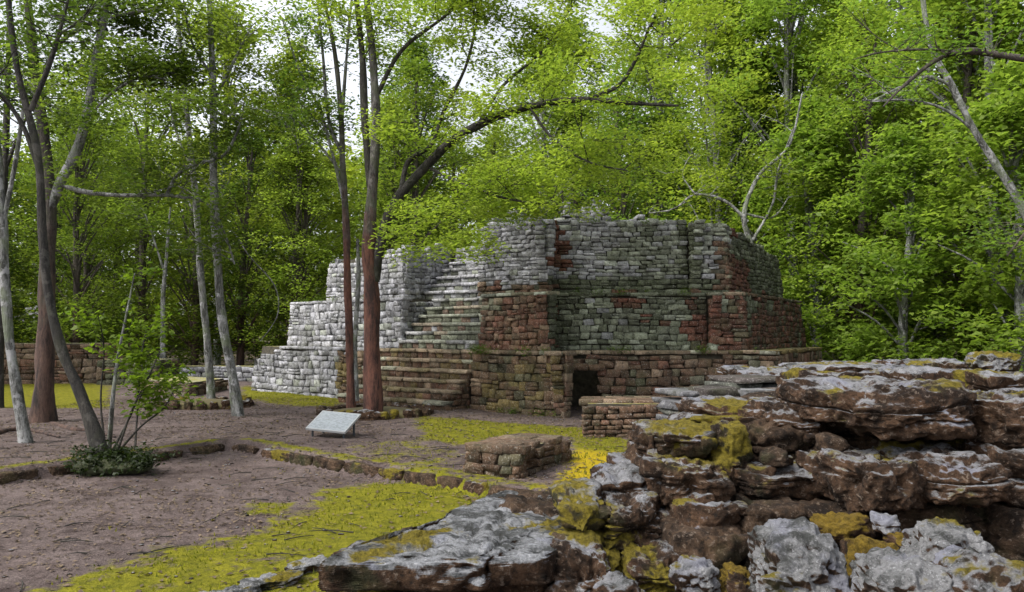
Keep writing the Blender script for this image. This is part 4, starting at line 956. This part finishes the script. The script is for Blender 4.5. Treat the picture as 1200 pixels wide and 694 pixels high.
for i, (x, y, v, s_) in enumerate(spots):
    z = float(ground_z(np.array([x]), np.array([y]))[0])
    right = x > 8; close = y < 37; tall = 1.22 if x > 4 else 1.08
    kind_ = ['mid-height leafy green', 'tall slim green', 'low bushy bright green', 'tall full-crowned bright green', 'deep green shady', 'small leafy yellow-green'][v]
    wh = 'close stand of trees right of the pyramid' if right and close else ('woods behind the right half of the pyramid' if x > 2 else 'woods beyond the clearing left of the pyramid' if x < -9 else 'woods behind the pyramid stairway')
    e = empty('woodland_tree', (x, y, z - .1), kind_ + ' tree in the ' + wh, 'tree', kind_ + ' trees of the ' + wh)
    e.rotation_euler = (0, 0, random.random() * 6.28); e.scale = (s_ * random.uniform(.95, 1.1), s_ * random.uniform(.95, 1.1), s_ * tall)
    for nm, me in zip(('crown', 'trunk', 'branches'), VAR[v]): link(nm, me, e)
# undergrowth along the forest edge
pts = []
for _ in range(520):
    a = random.random()
    if a < .55: x = random.uniform(-34, 10); y = random.uniform(37.5, 46)
    else: x = random.uniform(10.5, 26); y = random.uniform(24 + (0 if x > 12.5 else 6), 36)
    pts.append((x, y, random.uniform(.2, 2.2 if y > 37 else 2.6)))
C = clump_points(pts, [random.uniform(.7, 1.3) for _ in pts], 75, .6); V, Fq, T = leaves(C, .2, tint=((.03, .06, .006), (.09, .13, .012)))
link('undergrowth', mesh_np('undergrowth', V, Fq, [LEAF], tint=T), None, kind='stuff')
# far woods that read as one mass
pts = [(random.uniform(-110, 110), random.uniform(68, 90), random.uniform(0, 19)) for _ in range(4200)]
C = clump_points(pts, [random.uniform(1.5, 2.6) for _ in pts], 11, .7); V, Fq, T = leaves(C, .85, tint=GREEN)
link('forest', mesh_np('forest', V, Fq, [LEAF], tint=T), None, kind='stuff')

# ------------------------------------------------------------------ litter, grass, pebbles
n = 34000; X = rng.uniform(-13, 4, n); Y = rng.uniform(4, 26, n); keep = rng.random(n) < .35 + .65 * (vnoise(np.stack([X, Y, 0 * X], -1) * .7, 8) > 0); X, Y = X[keep], Y[keep]; Z = ground_z(X, Y) + .012
V, Fq, T = leaves(np.stack([X, Y, Z], -1), .06, flat=.8, tint=((.03, .02, .012), (.19, .135, .085)), wid=.55)
MDRY = mat_leaf('dry_leaf', .1); link('leaf_litter', mesh_np('leaf_litter', V, Fq, [MDRY], tint=T), None, kind='stuff')
n = 120000; X = rng.uniform(-13, 4.5, n); Y = rng.uniform(3.5, 28, n); keep = rng.random(n) < (moss_at(X, Y) - .25) * (vnoise(np.stack([X, Y, 0 * X], -1) * 2.2, 2) * .8 + .5); X, Y = X[keep], Y[keep]; N = len(X); Z = ground_z(X, Y)
a = rng.random(N) * 6.28; h = rng.uniform(.015, .06, N); w_ = .012; V = np.stack([np.stack([X - np.cos(a) * w_, Y - np.sin(a) * w_, Z - .005], -1), np.stack([X + np.cos(a) * w_, Y + np.sin(a) * w_, Z - .005], -1), np.stack([X + rng.normal(0, .012, N), Y + rng.normal(0, .012, N), Z + h], -1)], 1).reshape(-1, 3)
f = rng.random(N)[:, None]; T = np.repeat(np.array([.08, .1, .01]) * (1 - f) + np.array([.2, .2, .018]) * f, 3, 0); link('grass', mesh_np('grass', V, np.arange(N * 3).reshape(-1, 3), [LEAF], tint=T), None, kind='stuff')
VV = []; FF = []; k = 0; iv, if_ = ico(1)
for i in range(1400):
    x, y = random.uniform(-12, 4), random.uniform(4, 24); s_ = random.uniform(.008, .035); z = float(ground_z(np.array([x]), np.array([y]))[0])
    v = iv * s_ * np.array([1, random.uniform(.6, 1), .5]) * (1 + .2 * rng.normal(0, 1, (len(iv), 1))) + np.array([x, y, z + s_ * .2]); VV.append(v); FF.append(if_ + k); k += len(iv)
link('pebbles', mesh_np('pebbles', np.concatenate(VV), np.concatenate(FF), [ROCKG]), None, kind='stuff')
c = gp(584, 562, SUNK); C = np.array(c) + rng.normal(0, 1, (900, 3)) * np.array([.13, .1, .07]) + np.array([0, 0, .1])
V, Fq, T = leaves(C, .04, tint=((.12, .13, .01), (.3, .28, .02)), wid=.6); o = link('moss_tuft', mesh_np('moss_tuft', V, Fq, [LEAF], tint=T), None); tag(o, 'small yellow-green tuft growing at the near corner of the square altar', 'plant')
tw = []
for _ in range(260):
    x, y = random.uniform(-11, 2.5), random.uniform(5, 20); L_ = random.uniform(.12, .55); a = random.random() * 6.28; z = float(ground_z(np.array([x]), np.array([y]))[0]) + .012
    tw.append(tube([(x, y, z), (x + L_ * .5 * math.cos(a) + random.uniform(-.04, .04), y + L_ * .5 * math.sin(a), z + .015), (x + L_ * math.cos(a), y + L_ * math.sin(a), z)], [.008, .006, .003], 4, 2, 0))
link('fallen_twigs', mesh_np('fallen_twigs', *join(tw), [BARKD]), None, kind='stuff')
# plants rooted in the joints of the masonry
pl = []
for _ in range(60):
    t = random.random(); seg = random.choice([(R0, R1, Z1), (S1R, A, Z1), (Q0, Q1, Z2), (L2, S2L, Z2), (W0, W1, 5.3), (S3R, Cc, 5.3), (R0, R1, .0), (S1R, A, .0)])
    P = seg[0] + (seg[1] - seg[0]) * t; pl.append((P[0], P[1] - .08, seg[2] + .05))
C = clump_points(pl, [random.uniform(.08, .22) for _ in pl], 1800, .8); V, Fq, T = leaves(C, .06, tint=DARK); link('weeds', mesh_np('weeds', V, Fq, [LEAF], tint=T), None, kind='stuff')
# a few surface roots on the left
for i, (pts, lab) in enumerate([([(-5, 508), (20, 503), (45, 506), (70, 512)], 'gnarled surface root snaking over the dirt at the far left'), ([(60, 496), (85, 503), (110, 505), (135, 512)], 'thin surface root running right from the thick brown trunk')]):
    P = [gp(x, y, .02) for x, y in pts]; V, Fq = tube(P, [.06, .05, .04, .015], 8, 5, .15, i); o = link('tree_root', mesh_np('tree_root', V, Fq, [BARKB], smooth=True)); tag(o, lab, 'root')
print('tris', sum(len(me.polygons) * 2 for me in bpy.data.meshes), 'objects', len(bpy.data.objects))
